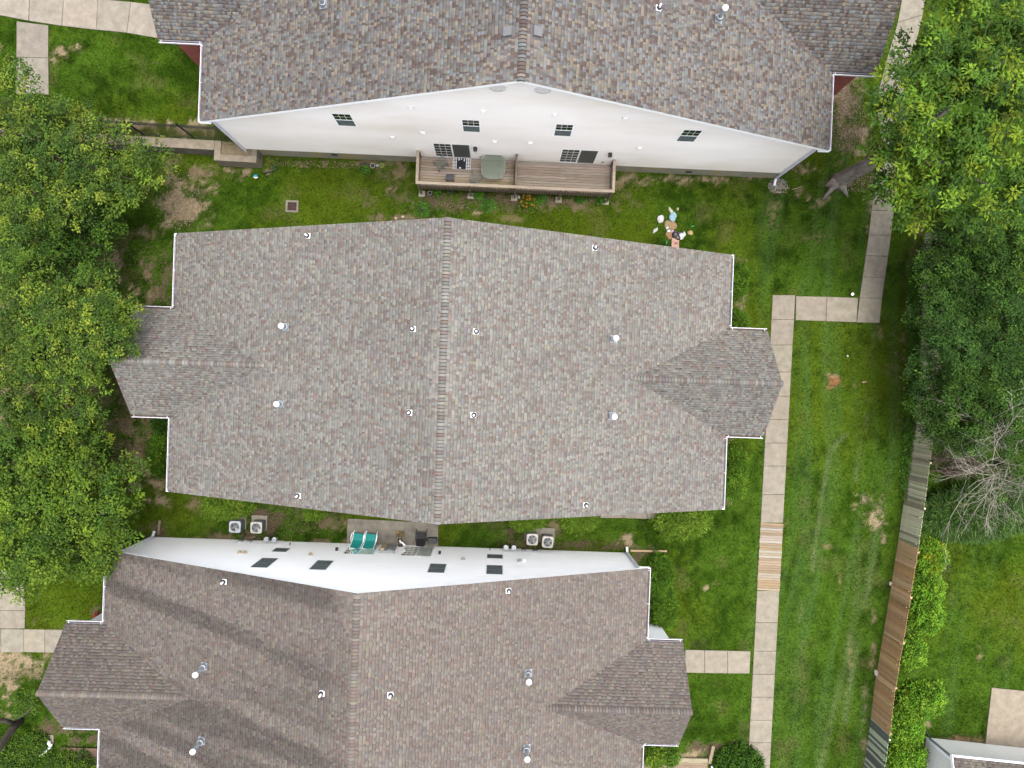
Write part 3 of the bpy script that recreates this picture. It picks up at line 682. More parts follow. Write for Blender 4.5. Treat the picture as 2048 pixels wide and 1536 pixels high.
def window(root, fr, s0, s1, z0, z1, kind='grid', trim=0.07):
    """frame standing in the wall opening, sash, pane, glazing bars, blind behind"""
    def bx(mb, a0, a1, o0, o1, b0, b1):
        vs = [fr(a, o, z) for z in (b0, b1) for o in (o0, o1) for a in (a0, a1)]
        mb.add(vs, [(0, 1, 3, 2), (4, 6, 7, 5), (0, 4, 5, 1), (2, 3, 7, 6), (0, 2, 6, 4), (1, 5, 7, 3)])
    mb = MB(); t = trim
    bx(mb, s0, s1, -.03, .0225, z1 - t, z1); bx(mb, s0, s1, -.03, .0235, z0, z0 + t)
    bx(mb, s0, s0 + t, -.03, .0215, z0 + t, z1 - t); bx(mb, s1 - t, s1, -.03, .0215, z0 + t, z1 - t)
    w = mb.build('sliding_door' if kind == 'slider' else 'window', M_trim, root)
    a0, a1, b0, b1 = s0 + t, s1 - t, z0 + t, z1 - t
    mb = MB(); bx(mb, a0, a1, .009, .012, b0, b1); mb.build('pane', M_glass, w)
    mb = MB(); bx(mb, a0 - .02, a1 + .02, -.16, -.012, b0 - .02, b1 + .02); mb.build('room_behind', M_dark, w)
    def bars(x0, x1, y0, y1, nx, ny, wd=0.018):
        for i in range(1, nx): mb = MB(); x = x0 + (x1 - x0) * i / nx; bx(mb, x - wd / 2, x + wd / 2, 0.0135, 0.018, y0, y1); mb.build('glazing_bar', M_trim, w)
        for j in range(1, ny): mb = MB(); y = y0 + (y1 - y0) * j / ny; bx(mb, x0, x1, 0.0130, 0.0175, y - wd / 2, y + wd / 2); mb.build('glazing_bar', M_trim, w)
    if kind == 'grid':
        zm_ = (b0 + b1) / 2; mb = MB(); bx(mb, a0, a1, 0.0125, 0.022, zm_ - .025, zm_ + .025); mb.build('meeting_rail', M_trim, w)
        bars(a0, a1, zm_ + .025, b1, 3, 2, .012); bars(a0, a1, b0, zm_ - .025, 3, 2, .005)
        k = 9
        for i in range(k):
            y = zm_ + (b1 - zm_) * (i + .5) / k; mb = MB(); bx(mb, a0 + .02, a1 - .02, -.012, -.003, y - .012, y + .026); mb.build('blind_slat', M_blind, w)
    elif kind == 'blind':
        zm_ = (b0 + b1) / 2; mb = MB(); bx(mb, a0, a1, 0.0125, 0.020, zm_ - .02, zm_ + .02); mb.build('meeting_rail', M_trim, w)
        k = 16
        for i in range(k):
            y = b0 + (b1 - b0) * (i + .5) / k; mb = MB(); bx(mb, a0 + .02, a1 - .02, -.012, -.003, y - .018, y + .018); mb.build('blind_slat', M_blind, w)
    elif kind == 'dark':
        zm_ = (b0 + b1) / 2; mb = MB(); bx(mb, a0, a1, 0.0125, 0.018, zm_ - .012, zm_ + .012); mb.build('meeting_rail', M_brown, w)
    if kind in ('blind', 'dark'):
        mb = MB(); bx(mb, a0, a1, .0203, .0212, b0, b1); mb.build('insect_screen', M_mesh, w)
    if kind == 'grid':
        mb = MB(); bx(mb, a0, a1, .0203, .0212, b0, (b0 + b1) / 2 - .025); mb.build('insect_screen', M_mesh, w)
    if kind == 'slider':
        xm = (a0 + a1) / 2
        mb = MB(); bx(mb, xm - .035, xm + .035, .0, .03, b0, b1); mb.build('door_stile', M_trim, w)
        bars(a0, xm - .035, b0, b1, 3, 5, .012); bars(xm + .035, a1, b0, b1, 3, 5, 0.005)
        mb = MB(); bx(mb, xm + .035, a1, 0.021, 0.025, b0, b1); mb.build('insect_screen', M_screen, w)
        k = 12
        for i in range(k):
            x = a0 + (xm - a0) * (i + .5) / k; mb = MB(); bx(mb, x - .03, x + .028, -.012, -.003, b0 + .02, b1 - .02); mb.build('blind_slat', M_blind, w)
        mb = MB(); bx(mb, a1 - .06, a1 - .035, 0.026, .06, (b0 + b1) / 2 - .12, (b0 + b1) / 2 + .02); mb.build('door_handle', M_black, w)
    return w

def downspout(root, pts, kick):
    mb = MB()
    for a, b in zip(pts[:-1], pts[1:]): mb.bar(a, b, 0.115, 0.08)
    o = mb.build('downspout', M_gutter, root)
    if kick: MB().bar(pts[-1], kick, 0.118, 0.084).build('elbow', M_gutter, o)

PAL_C = [(40, (0.40, 0.395, 0.36)), (20, (0.345, 0.325, 0.30)), (16, (0.31, 0.26, 0.235)), (9, (0.325, 0.238, 0.208)), (9, (0.30, 0.29, 0.29)), (6, (0.44, 0.40, 0.325))]
PAL_N = [(24, (0.315, 0.335, 0.345)), (22, (0.26, 0.235, 0.22)), (20, (0.40, 0.34, 0.265)), (20, (0.185, 0.130, 0.115)), (14, (0.235, 0.225, 0.23))]
PAL_S = [(34, (0.345, 0.310, 0.275)), (22, (0.30, 0.255, 0.23)), (18, (0.305, 0.228, 0.203)), (14, (0.275, 0.245, 0.235)), (8, (0.37, 0.325, 0.255))]
def stain_S(C, col):
    """algae streaks running down the west slope"""
    u, v = C[:, 0], C[:, 1]
    k = fbm(u * 0.11 + 3, (v + u * 0.13) * 1.5, 41, 4)
    f = np.clip((k - 0.41) * 4.2, 0, 1) * np.clip(-u / 1.5, 0, 1) * np.where((np.abs(v) < HOUSES['S']['Wp'] * np.clip((-u - 8.0) / 5.0, 0, 1)), 0.15, 1)
    base = np.where(u < 0, 0.90, 1.0)
    f = f[:, None]; return col * base[:, None] * (1 - f * 0.46) + np.array((0.10, 0.09, 0.085)) * f * 0.16

# openings: s0, s1, z0, z1, kind
OP_N = [(sg * a if sg > 0 else -b, sg * b if sg > 0 else -a, z0, z1, k) for sg in (1, -1) for a, b, z0, z1, k in ((7.42, 8.36, 5.22, 6.84, 'grid'), (1.67, 2.56, 5.20, 6.82, 'grid'), (2.26, 4.16, 1.24, 3.38, 'slider'))]
OP_S = [(-5.85, -4.97, 3.55, 5.42, 'blind'), (-3.12, -2.25, 3.65, 5.46, 'blind'), (2.37, 3.25, 3.58, 5.32, 'blind'), (5.13, 6.0, 3.50, 5.25, 'blind'),
        (-5.83, -5.0, 1.45, 2.36, 'dark'), (5.12, 6.02, 1.30, 2.24, 'dark'), (-2.20, -0.62, 0.05, 2.28, 'slider'), (0.72, 2.32, 0.06, 2.25, 'slider')]
rootC, frC, roofC = house('C', 'terraced_house', 'middle house with a large grey and pink shingle roof and two porch gables', PAL_C, M_vinyl, M_brick, 0.0)
rootN, frN, roofN = house('N', 'terraced_house', 'house with a cream gable wall, wooden deck and multicoloured shingle roof at the top', PAL_N, M_vinylc, M_brick, 1.05, found=1.06, openings={-1: OP_N})
rootS, frS, roofS = house('S', 'terraced_house', 'house with a bright white gable wall and a dark streaked brown shingle roof', PAL_S, M_vinyl, M_vinyl, 0.0, openings={1: OP_S}, stain=stain_S)
for o in OP_N: window(rootN, frN[-1], *o[:4], kind=o[4])
for o in OP_S: window(rootS, frS[1], *o[:4], kind=o[4], trim=0.05)

# downspouts on the visible gable corners
HN, HS = HOUSES['N'], HOUSES['S']
for s in (-1, 1):
    u, v = s * (HN['W'] - 0.45), -(HN['L'] - 0.283)
    downspout(rootN, [(s * (HN['W'] - .02), v + .2, 5.55), (u - s * .04, v - 0.09, 5.2), (u - s * .04, v - 0.09, 0.35)], (u - s * .04, v - 0.42, 0.15))
    u, v = s * (HS['W'] - 0.45), (HS['L'] - 0.283)
    downspout(rootS, [(s * (HS['W'] - .02), v - .2, 4.0), (u + s * .02, v + 0.09, 3.7), (u + s * .02, v + 0.09, 0.3)], (u + s * .02, v + 0.35, 0.12))

# roof fittings
def on_roof(key, px, py, dz=0.0):
    """point of the house's main roof under a survey pixel"""
    H = HOUSES[key]; z = H['ze'] + 2
    for _ in range(12):
        p = at(px, py, z + dz); u, v = hloc(key, p.x, p.y); z = H['ze'] + PIT * (H['W'] - abs(u))
    return u, v, z
def pipe_vent(root, key, px, py):
    u, v, z = on_roof(key, px, py); s = 1 if u > 0 else -1; a = math.atan(PIT)
    M = Matrix.Translation((u, v, z)) @ Matrix.Rotation(s * a, 4, 'Y')
    mb = MB(); mb.box(-.12 - .04 * s, .12 - .04 * s, -.115, .115, 0.02, 0.026, M=M)
    f = mb.build('pipe_vent', M_whitep, root)
    mb = MB(); mb.lathe([(0.125, 0.0), (0.118, 0.07), (0.10, 0.10)], 16, (u - s * .0, v, z)); mb.build('boot', M_whitep, f)
    mb = MB(); mb.lathe([(0.112, 0.095), (0.095, 0.14), (0.06, 0.16)], 16, (u, v, z)); mb.build('collar', M_rubber, f)
    mb = MB(); mb.lathe([(0.042, 0.1), (0.042, 0.34), (0.032, 0.34), (0.032, 0.2), (0.0, 0.2)], 14, (u, v, z)); mb.build('pipe', M_whitep, f)
def flue(root, key, px, py, tall=0.85):
    u, v, z = on_roof(key, px, py, 0.0); s = 1 if u > 0 else -1
    M = Matrix.Translation((u, v, z)) @ Matrix.Rotation(s * math.atan(PIT), 4, 'Y')
    mb = MB(); mb.box(-.18, .18, -.17, .17, 0.018, 0.026, M=M); f = mb.build('flue_vent', M_galv, root)
    mb = MB(); mb.lathe([(0.16, 0.0), (0.145, 0.08), (0.10, 0.22)], 18, (u, v, z)); mb.build('flashing_cone', M_galv, f)
    mb = MB(); mb.lathe([(0.14, 0.2), (0.14, 0.235), (0.095, 0.26), (0.095, 0.2)], 18, (u, v, z)); mb.build('storm_collar', M_galv, f)
    mb = MB(); mb.lathe([(0.085, 0.15), (0.085, tall), (0.0, tall)], 18, (u, v, z)); mb.build('pipe', M_galv, f)
    mb = MB(); mb.lathe([(0.11, tall - .10), (0.125, tall - .09), (0.125, tall + .02), (0.08, tall + .05), (0, tall + .06)], 20, (u, v, z)); mb.build('rain_cap', M_whitep, f)
for p in ((615, 472), (1190, 496), (825, 658), (953, 663), (818, 825), (948, 830), (596, 991), (1172, 1010)): pipe_vent(rootC, 'C', *p)
for p in ((1318, 17),): pipe_vent(rootN, 'N', *p)
for p in ((448, 1163), (1018, 1181), (643, 1386), (782, 1389)): pipe_vent(rootS, 'S', *p)
for p in ((572, 654), (563, 807), (1227, 678), (1224, 832)): flue(rootC, 'C', *p, tall=0.75)
for p in ((1437, 38), (647, 10)): flue(rootN, 'N', *p, tall=0.95)
for p in ((409, 1332), (404, 1481), (1056, 1346), (1053, 1496)): flue(rootS, 'S', *p, tall=1.0)
for p in ((1018, 65), (1073, 65)):
    u, v, z = on_roof('N', *p); s = 1 if u > 0 else -1
    M = Matrix.Translation((u, v, z)) @ Matrix.Rotation(s * math.atan(PIT), 4, 'Y')
    f = MB().box(-.24, .24, -.24, .24, 0.02, 0.03, M=M).build('box_vent', pm('vent_base', (0.17, 0.165, 0.165), .7, .1, 6), rootN)
    mb = MB(); vs = [M @ Vector(q) for q in ((-.19, -.2, .03), (.19, -.2, .03), (.19, .2, .03), (-.19, .2, .03), (-.17, -.18, .16), (.17, -.18, .16), (.17, .18, .16), (-.17, .18, .16))]
    mb.add(vs, [(4, 5, 6, 7), (0, 1, 5, 4), (1, 2, 6, 5), (2, 3, 7, 6), (3, 0, 4, 7)]); mb.build('hood', pm('brown_grey_hood', (0.20, 0.20, 0.21), 0.6, 0.1, 6), f)

# fittings on the cream gable
def wallbox(root, fr, name, s, z, w, h, o0, o1, mat, parent=None):
    mb = MB(); a = [fr(x, o, y) for y in (z - h / 2, z + h / 2) for o in (o0, o1) for x in (s - w / 2, s + w / 2)]
    mb.add(a, [(0, 1, 3, 2), (4, 6, 7, 5), (0, 4, 5, 1), (2, 3, 7, 6), (0, 2, 6, 4), (1, 5, 7, 3)])
    return mb.build(name, mat, parent or root)
f = frN[-1]
M_louvre = pm('louvre_beige', (0.60, 0.585, 0.575), 0.6, 0.06, 6, white=True)
for s in (-0.9, 0.9):
    mb = MB(); R1, R2 = 0.36, 0.28; n8 = [math.pi / 8 + k * math.pi / 4 for k in range(8)]
    vs = [f(s + R1 * math.cos(a), 0.05, 10.46 + R1 * math.sin(a)) for a in n8] + [f(s + R2 * math.cos(a), 0.05, 10.46 + R2 * math.sin(a)) for a in n8] + [f(s + R1 * math.cos(a), 0.0, 10.46 + R1 * math.sin(a)) for a in n8] + [f(s + R2 * math.cos(a), 0.01, 10.46 + R2 * math.sin(a)) for a in n8]
    fs = [(k, (k + 1) % 8, 8 + (k + 1) % 8, 8 + k) for k in range(8)] + [(k, (k + 1) % 8, 16 + (k + 1) % 8, 16 + k) for k in range(8)] + [tuple(range(24, 32))]
    mb.add(vs, fs); gv = mb.build('gable_vent', M_louvre, rootN)
    for k in range(5):
        y = 10.46 + (k - 2) * 0.1; hw = 0.27 if abs(k - 2) < 2 else 0.16
        wallbox(rootN, f, 'louvre', s, y, hw * 2, 0.05, 0.012, 0.045, M_louvre, gv)
for s, z in ((-4.62, 7.97), (-1.51, 7.95), (1.57, 7.99), (4.62, 7.96), (-5.99, 4.04), (-4.43, 4.88), (-1.04, 4.06), (0.68, 4.08), (5.99, 4.08)):
    v = wallbox(rootN, f, 'wall_vent', s, z, 0.26, 0.20, 0.0, 0.05, M_louvre)
    wallbox(rootN, f, 'flap', s, z - .02, 0.17, 0.12, 0.05, 0.08, M_trim, v)
for s, z in ((-2.02, 2.95), (4.71, 3.0)):
    v = wallbox(rootN, f, 'wall_lantern', s, z + .12, 0.12, 0.14, 0.0, 0.06, M_black)
    wallbox(rootN, f, 'lantern_body', s, z, 0.15, 0.24, 0.06, 0.2, M_galv, v); wallbox(rootN, f, 'lantern_roof', s, z + .14, 0.2, 0.05, 0.04, 0.22, M_black, v)
for s, z in ((-9.54, 0.72), (9.34, 0.50)):
    v = wallbox(rootN, f, 'foundation_vent', s, z, 0.3, 0.16, -.005, 0.04, M_black)
for s in (-1.78, 4.55): wallbox(rootN, f, 'outlet_box', s, 1.62, 0.12, 0.14, 0.0, 0.06, M_greym)

# ------------------------------------------------------------------ wooden deck on the cream gable
def new_in(root_loc, th, name, label, cat, group=None): return thing(name, label, cat, root_loc, th, group)
DO = hworld('N', 0, -HN['L'], 0)               # deck frame: x along the gable, y towards the house (wall at +0.28)
deck = thing('wooden_deck', 'weathered wooden deck with railing along the cream gable wall', 'deck', DO, HN['th'])
DZ = 1.20
DECKC = [(c[0] * .85 + .07, c[1] * .88 + .06, c[2] * .9 + .05) for c in [(0.36, 0.27, 0.205), (0.31, 0.235, 0.18), (0.40, 0.315, 0.25), (0.34, 0.25, 0.175), (0.29, 0.215, 0.165), (0.38, 0.30, 0.245)]]
y = -1.30; k = 0
while y < 0.20:
    for x0, x1, jt in ((-4.94, 0.0, -1.6), (0.14, 5.03, 2.0)):
        cut = x0 + (x1 - x0) * (0.35 + 0.4 * random.random())
        segs = [(x0, x1)] if random.random() < 0.55 else [(x0, cut - .004), (cut + .004, x1)]
        for a, b in segs:
            zz = DZ + random.uniform(-.003, .003); mb = MB(); mb.box(a, b, y, y + 0.122, zz - 0.035, zz)
            c = random.choice(DECKC)
            if x0 < -1 and a > -2.8: c = (c[0] * .85, c[1] * .9, c[2] * .68)
            mb.build('plank', M_wood, deck, jit(c, .10))
    y += 0.139
RAIL = (0.46, 0.365, 0.285); GREYW = (0.26, 0.205, 0.15)
def dbar(name, a, b, w, h, c=RAIL, up=(0, 0, 1)): return MB().bar(a, b, w, h, up).build(name, M_wood, deck, jit(c, .08))
dbar('rim_board', (-5.0, -1.34, 1.06), (5.1, -1.34, 1.06), 0.04, 0.25, GREYW)
dbar('rim_board', (-4.98, -1.31, 1.06), (-4.98, 0.25, 1.06), 0.04, 0.25, GREYW); dbar('rim_board', (5.08, -1.31, 1.06), (5.08, 0.25, 1.06), 0.04, 0.25, GREYW)
for x in (-4.95, -2.3, 0.07, 2.5, 5.03): dbar('joist', (x, -1.31, 1.03), (x, 0.24, 1.03), 0.06, 0.22, GREYW)
dbar('rail_cap', (-5.03, -1.37, 2.13), (0.05, -1.37, 2.13), 0.15, 0.035); dbar('rail_cap', (0.056, -1.37, 2.13), (5.16, -1.37, 2.13), 0.15, 0.035)
dbar('rail_cap', (-4.97, -1.29, 2.131), (-4.97, 0.26, 2.131), 0.14, 0.035); dbar('rail_cap', (5.09, -1.29, 2.131), (5.09, 0.26, 2.131), 0.14, 0.035)
for z in (1.36, 2.02):
    dbar('rail', (-4.95, -1.33, z), (5.05, -1.33, z), 0.035, 0.085, GREYW)
    for x in (-4.97, 5.09): dbar('rail', (x, -1.28, z), (x, 0.24, z), 0.035, 0.085, GREYW)
for x in (-4.95, -2.3, 0.07, 2.45, 5.05):
    dbar('post', (x, -1.41, 0.05), (x, -1.41, 2.10), 0.09, 0.09, GREYW, (0, 1, 0))
for x in (-4.93, 5.05): dbar('post', (x, 0.19, 0.95), (x, 0.19, 2.10), 0.09, 0.09, GREYW, (0, 1, 0))
x = -4.80
while x < 4.95:
    if min(abs(x - q) for q in (-2.3, 0.07, 2.45)) > 0.07:
        dbar('baluster', (x, -1.385, 0.98), (x, -1.385, 2.11), 0.035, 0.035, (0.33, 0.25, 0.18), (0, 1, 0))
    x += 0.135
for xx in (-5.005, 5.125):
    yy = -1.2
    while yy < 0.15: dbar('baluster', (xx, yy, 0.98), (xx, yy, 2.11), 0.035, 0.035, (0.33, 0.25, 0.18), (0, 1, 0)); yy += 0.14
# privacy screen between the two halves
dbar('post', (0.07, 0.2, 1.1), (0.07, 0.2, 2.35), 0.09, 0.09, (0.20, 0.13, 0.09), (0, 1, 0))
for z in (1.32, 1.52, 1.72, 1.92, 2.12): dbar('screen_board', (0.07, -1.3, z), (0.07, 0.2, z), 0.035, 0.15, (0.24, 0.16, 0.11))
dbar('rail_cap', (0.07, -1.29, 2.225), (0.07, 0.25, 2.225), 0.09, 0.035, (0.26, 0.18, 0.13))
for x in (-4.93, -2.3, 0.05, 2.45, 5.0):
    MB().box(x - .17, x + .17, -1.57, -1.26, -0.05, 0.09).build('footing', pm('footing_concrete', (0.40, 0.37, 0.29), .95, .2, 4, .3, 30), deck)

def dk(px, py, z): p = at(px, py, z); return p
def on_deck(name, label, cat, px, py, zs, rz=0, group=None):
    p = at(px, py, zs); return thing(name, label, cat, (p.x, p.y, DZ + .003), HN['th'] + rz, group)
# glass patio table
t = on_deck('patio_table', 'round frosted green glass patio table on the left half of the deck', 'table', 986.5, 333, DZ + .72)
mb = MB(); n = 40; ring = []
for k in range(n):
    a = 2 * math.pi * k / n; c, s = math.cos(a), math.sin(a); r = 0.60 / (abs(c) ** 3.2 + abs(s) ** 3.2) ** (1 / 3.2); ring.append((r * c, r * s * 1.03))
mb.add([(a, b, .715) for a, b in ring] + [(a, b, .73) for a, b in ring], [tuple(range(n, 2 * n)), tuple(range(n - 1, -1, -1))] + [(k, (k + 1) % n, n + (k + 1) % n, n + k) for k in range(n)])
mb.build('table_top', M_tglass, t)
mb = MB()
for k in range(n):
    a, b = ring[k], ring[(k + 1) % n]; mb.bar((a[0] * 1.012, a[1] * 1.012, .722), (b[0] * 1.012, b[1] * 1.012, .722), .022, .026)
mb.build('rim', pm('table_rim', (0.27, 0.33, 0.27), .4, .1, 5), t)
for a in (45, 135, 225, 315):
    c, s = math.cos(math.radians(a)), math.sin(math.radians(a))
    MB().tube([(c * .2, s * .2, .70), (c * .2, s * .2, .40), (c * .48, s * .48, 0.0)], .016, 6).build('leg', M_greym, t)
mb = MB(); q = [(.2 * math.cos(math.radians(a)), .2 * math.sin(math.radians(a))) for a in (45, 135, 225, 315)]
for k in range(4): a, b = q[k], q[(k + 1) % 4]; mb.bar((*a, .4), (*b, .4), .025); mb.bar((*a, .69), (*b, .69), .025)
mb.bar((*q[0], .4), (*q[2], .4), .02); mb.build('frame', M_greym, t)
# wire mesh chairs
M_wire = pm('green_wire', (0.10, 0.14, 0.12), .5, .2, 12)
def wire_chair(label, px, py, rz):
    t = on_deck('wire_chair', label, 'chair', px, py, DZ + .45, rz, 'wire mesh chairs on the deck')
    mb = MB(); w = .25
    for k in range(9):
        x = -w + 2 * w * k / 8; mb.bar((x, -.24, .44), (x, .2, .41), .012)
    for k in range(7):
        y = -.24 + .44 * k / 6; mb.bar((-w, y, .44 - .03 * k / 6), (w, y, .44 - .03 * k / 6), .012)
    mb.build('seat', M_wire, t)
    mb = MB()
    for k in range(9):
        x = -w + 2 * w * k / 8; mb.bar((x * .95, .21, .42), (x * .8, .38, .9 - .12 * (x / w) ** 2), .012)
    for k in range(6):
        f_ = k / 5; mb.bar((-w * (1 - .2 * f_), .21 + .17 * f_, .42 + .36 * f_), (w * (1 - .2 * f_), .21 + .17 * f_, .42 + .36 * f_), .012)
    mb.build('backrest', M_wire, t)
    for s in (-1, 1):
        MB().tube([(s * .26, .3, .66), (s * .30, .1, .67), (s * .30, -.2, .65), (s * .27, -.26, .45)], .016, 6).build('armrest', M_wire, t)
        for yy in (-.24, .22): MB().tube([(s * .25, yy, .43), (s * .28, yy * 1.15, 0)], .016, 6).build('leg', M_wire, t)
wire_chair('green wire mesh chair in front of the left sliding door', 881, 325, -2.5)
wire_chair('green wire mesh chair beside the glass table, at the deck rail', 952.5, 356, 2.9)
# doormat with a black and white plaid
p = at(923.5, 327, DZ); t = thing('doormat', 'black and white plaid doormat at the left sliding door', 'doormat', (p.x, p.y, DZ + .004), HN['th'])
MB().box(-.47, .47, -.31, .31, 0, .012).build('mat', pm('mat_white', (0.72, 0.70, 0.72), .95, .1, 20, .3, 90), t)
M_matb = pm('mat_black', (0.02, 0.022, 0.03), .95, .15, 20, .3, 90)
MB().box(-.26, .22, -.30, .30, .013, .017).build('dark_field', M_matb, t)
for x in (-.40, -.33, .30, .40): MB().box(x - .012, x + .012, -.31, .31, .0135, .0165).build('stripe', M_matb, t)
for y in (-.20, -.04, .14): MB().box(-.47, .47, y - .01, y + .01, .0175, .0195).build('stripe', M_matb, t)
for x, y, a, b in ((-.15, .22, .04, .07), (-.02, .24, .03, .06), (.13, .2, .03, .09), (-.08, -.24, .05, .04)): MB().box(x - a, x + a, y - b, y + b, .02, .021).build('white_check', MATS['mat_white'], t)
# black stool
t = on_deck('black_stool', 'small black plastic stool standing by the deck front rail', 'stool', 899.5, 354.5, DZ + .42)
mb = MB(); mb.box(-.19, .19, -.15, .15, .40, .43); mb.box(-.17, .17, -.13, .13, .43, .437); mb.build('seat', pm('black_lid', (0.028, 0.032, 0.042), .35, .1, 6), t)
for sx in (-1, 1):
    for sy in (-1, 1): MB().tube([(sx * .17, sy * .13, .4), (sx * .2, sy * .16, 0)], .016, 6).build('leg', M_black, t)
MB().tube([(.19, -.14, .3), (.23, -.05, .32), (.23, .08, .32), (.19, .14, .3)], .012, 6).build('handle', M_black, t)

# ------------------------------------------------------------------ retaining wall, box planter and iron fence
rw = thing('retaining_wall', 'grey concrete retaining wall with a square corner box beside the cream house', 'retaining wall', (RW1.x, RW1.y, 0), math.atan2(rdir.y, rdir.x))
MB().box(-19, 0, 0, .30, -.1, 1.0).build('wall_face', M_oldconc, rw)
M_cap = pm('cap_concrete', (0.33, 0.28, 0.21), .95, .25, 3, .4, 30)
for k in range(10): MB().box(-19 + k * 1.9, -19 + k * 1.9 + 1.89, -.02, .47, 1.0, 1.04).build('coping', M_cap, rw)
MB().box(0, .33, -.55, .47, -.1, 1.02).build('box_side', M_cap, rw); MB().box(.335, 2.2, -.55, -.22, -.1, 1.02).build('box_front', M_cap, rw)
MB().box(1.98, 2.2, -.215, .42, -.1, 1.02).build('box_side', M_oldconc, rw)
MB().box(.335, 1.97, -.215, .47, -.1, .94).build('box_fill', pm('box_fill', (0.24, 0.19, 0.12), .95, .3, 3, .4, 20), rw)
fe = thing('iron_fence', 'black iron picket fence on the concrete retaining wall', 'fence', (RW1.x, RW1.y, 1.04), math.atan2(rdir.y, rdir.x))
for z in (.12, 1.72, 1.9): MB().bar((-14, .52, z), (1.2, .52, z), .03, .04).build('rail', M_iron, fe)
mb = MB(); mb.bar((0, 0, 0), (0, 0, 2.05), .024, .024, (0, 1, 0)); mp_ = mb.mesh('picket'); mp_.materials.append(M_iron)
x = -13.9
while x < 1.2: share('picket', mp_, fe, (x, .52, .03)); x += .115
for x in (-11.6, -9.1, -6.2, -3.65, -1.05, 1.15): MB().bar((x, .52, 0), (x, .52, 2.2), .065, .065, (0, 1, 0)).build('post', M_iron, fe)

# ------------------------------------------------------------------ board fence along the east side
FB = [(1850, 470), (1843, 600), (1840, 740), (1834.8, 800), (1821.6, 896.7), (1808.4, 999), (1795, 1093), (1771.8, 1239.5), (1751, 1361), (1742.5, 1434.7), (1727.8, 1536), (1719, 1600)]
FBW = [at(*p) for p in FB]
clen = [0]
for a, b in zip(FBW[:-1], FBW[1:]): clen.append(clen[-1] + (b - a).length)
def fpos(d):
    for i in range(len(FBW) - 1):
        if d <= clen[i + 1] or i == len(FBW) - 2:
            t = (d - clen[i]) / (clen[i + 1] - clen[i]); dd = (FBW[i + 1] - FBW[i]).normalized(); return FBW[i].lerp(FBW[i + 1], t), dd
def d_at(py):
    for i in range(len(FB) - 1):
        if FB[i][1] <= py <= FB[i + 1][1]: return clen[i] + (clen[i + 1] - clen[i]) * (py - FB[i][1]) / (FB[i + 1][1] - FB[i][1])
FH = 1.88
mb = MB(); w = .066
mb.add([(-w, -.009, 0), (w, -.009, 0), (w, -.009, FH - .04), (w - .03, -.009, FH), (-w + .03, -.009, FH), (-w, -.009, FH - .04), (-w, .009, 0), (w, .009, 0), (w, .009, FH - .04), (w - .03, .009, FH), (-w + .03, .009, FH), (-w, .009, FH - .04)],
       [(0, 1, 2, 3, 4, 5), (11, 10, 9, 8, 7, 6)] + [(i, 6 + i, 6 + (i + 1) % 6, (i + 1) % 6) for i in range(6)])
ME_PK = mb.mesh('picket'); ME_PK.materials.append(M_fwood)
PALE = (0.74, 0.72, 0.50); GREYG = (0.38, 0.36, 0.25); BRN = [(c[0] * 1.9 + .19, c[1] * 1.85 + .125, c[2] * 1.6 + .07) for c in [(0.235, 0.135, 0.062), (0.20, 0.115, 0.055), (0.26, 0.165, 0.09), (0.215, 0.145, 0.09), (0.17, 0.10, 0.055), (0.29, 0.20, 0.13)]]
def fence_part(label, d0, d1, colf, group=None):
    a, dd = fpos(d0); t = thing('board_fence', label, 'fence', (a.x, a.y, 0), 0)
    d = d0; k = 0
    while d < d1:
        p, dr = fpos(d); ang = math.atan2(dr.y, dr.x)
        o = share('picket', ME_PK, t, (p.x - a.x, p.y - a.y, random.uniform(.0, .02)), (random.uniform(-.006, .006), random.uniform(-.012, .012), ang), (random.uniform(.98, 1.02), 1, random.uniform(.985, 1.01)), jit(colf(d), .13))
        d += .139; k += 1
    for z in (.35, 1.55):
        d = d0
        while d < d1 - .1:
            e = min(d + 2.4, d1); p, dr = fpos(d); q, _ = fpos(e); n_ = Vector((-dr.y, dr.x, 0)) * .035
            MB().bar((p.x - a.x + n_.x, p.y - a.y + n_.y, z), (q.x - a.x + n_.x, q.y - a.y + n_.y, z), .04, .09).build('rail', M_fwood, t, jit(colf(d), .1)); d = e
    d = d0 + .3
    while d < d1:
        p, dr = fpos(d); n_ = Vector((-dr.y, dr.x, 0)) * .10
        MB().bar((p.x - a.x + n_.x, p.y - a.y + n_.y, 0), (p.x - a.x + n_.x, p.y - a.y + n_.y, 1.8), .09, .09, (0, 1, 0)).build('post', M_fwood, t, jit(colf(d), .1)); d += 2.4
dA, dB, dC = d_at(1078), d_at(1436), clen[-1]
def colA(d):
    r = random.random() * .7 + .5 * vnoise(np.array([d * .9]), np.array([0.3]), 5)[0]
    return PALE if r > .62 else ((0.55, 0.53, 0.35) if r > .45 else GREYG)
fence_part('pale green weathered board fence beside the dark evergreen trees', 0.0, dA, colA)
fence_part('brown board fence along the mown lawn on the right', dA, dB, lambda d: random.choice(BRN))
fence_part('mossy dark grey board fence at the bottom edge of the photo', dB, dC, lambda d: (0.15, 0.17, 0.14) if random.random() < .72 else (0.60, 0.64, 0.48))

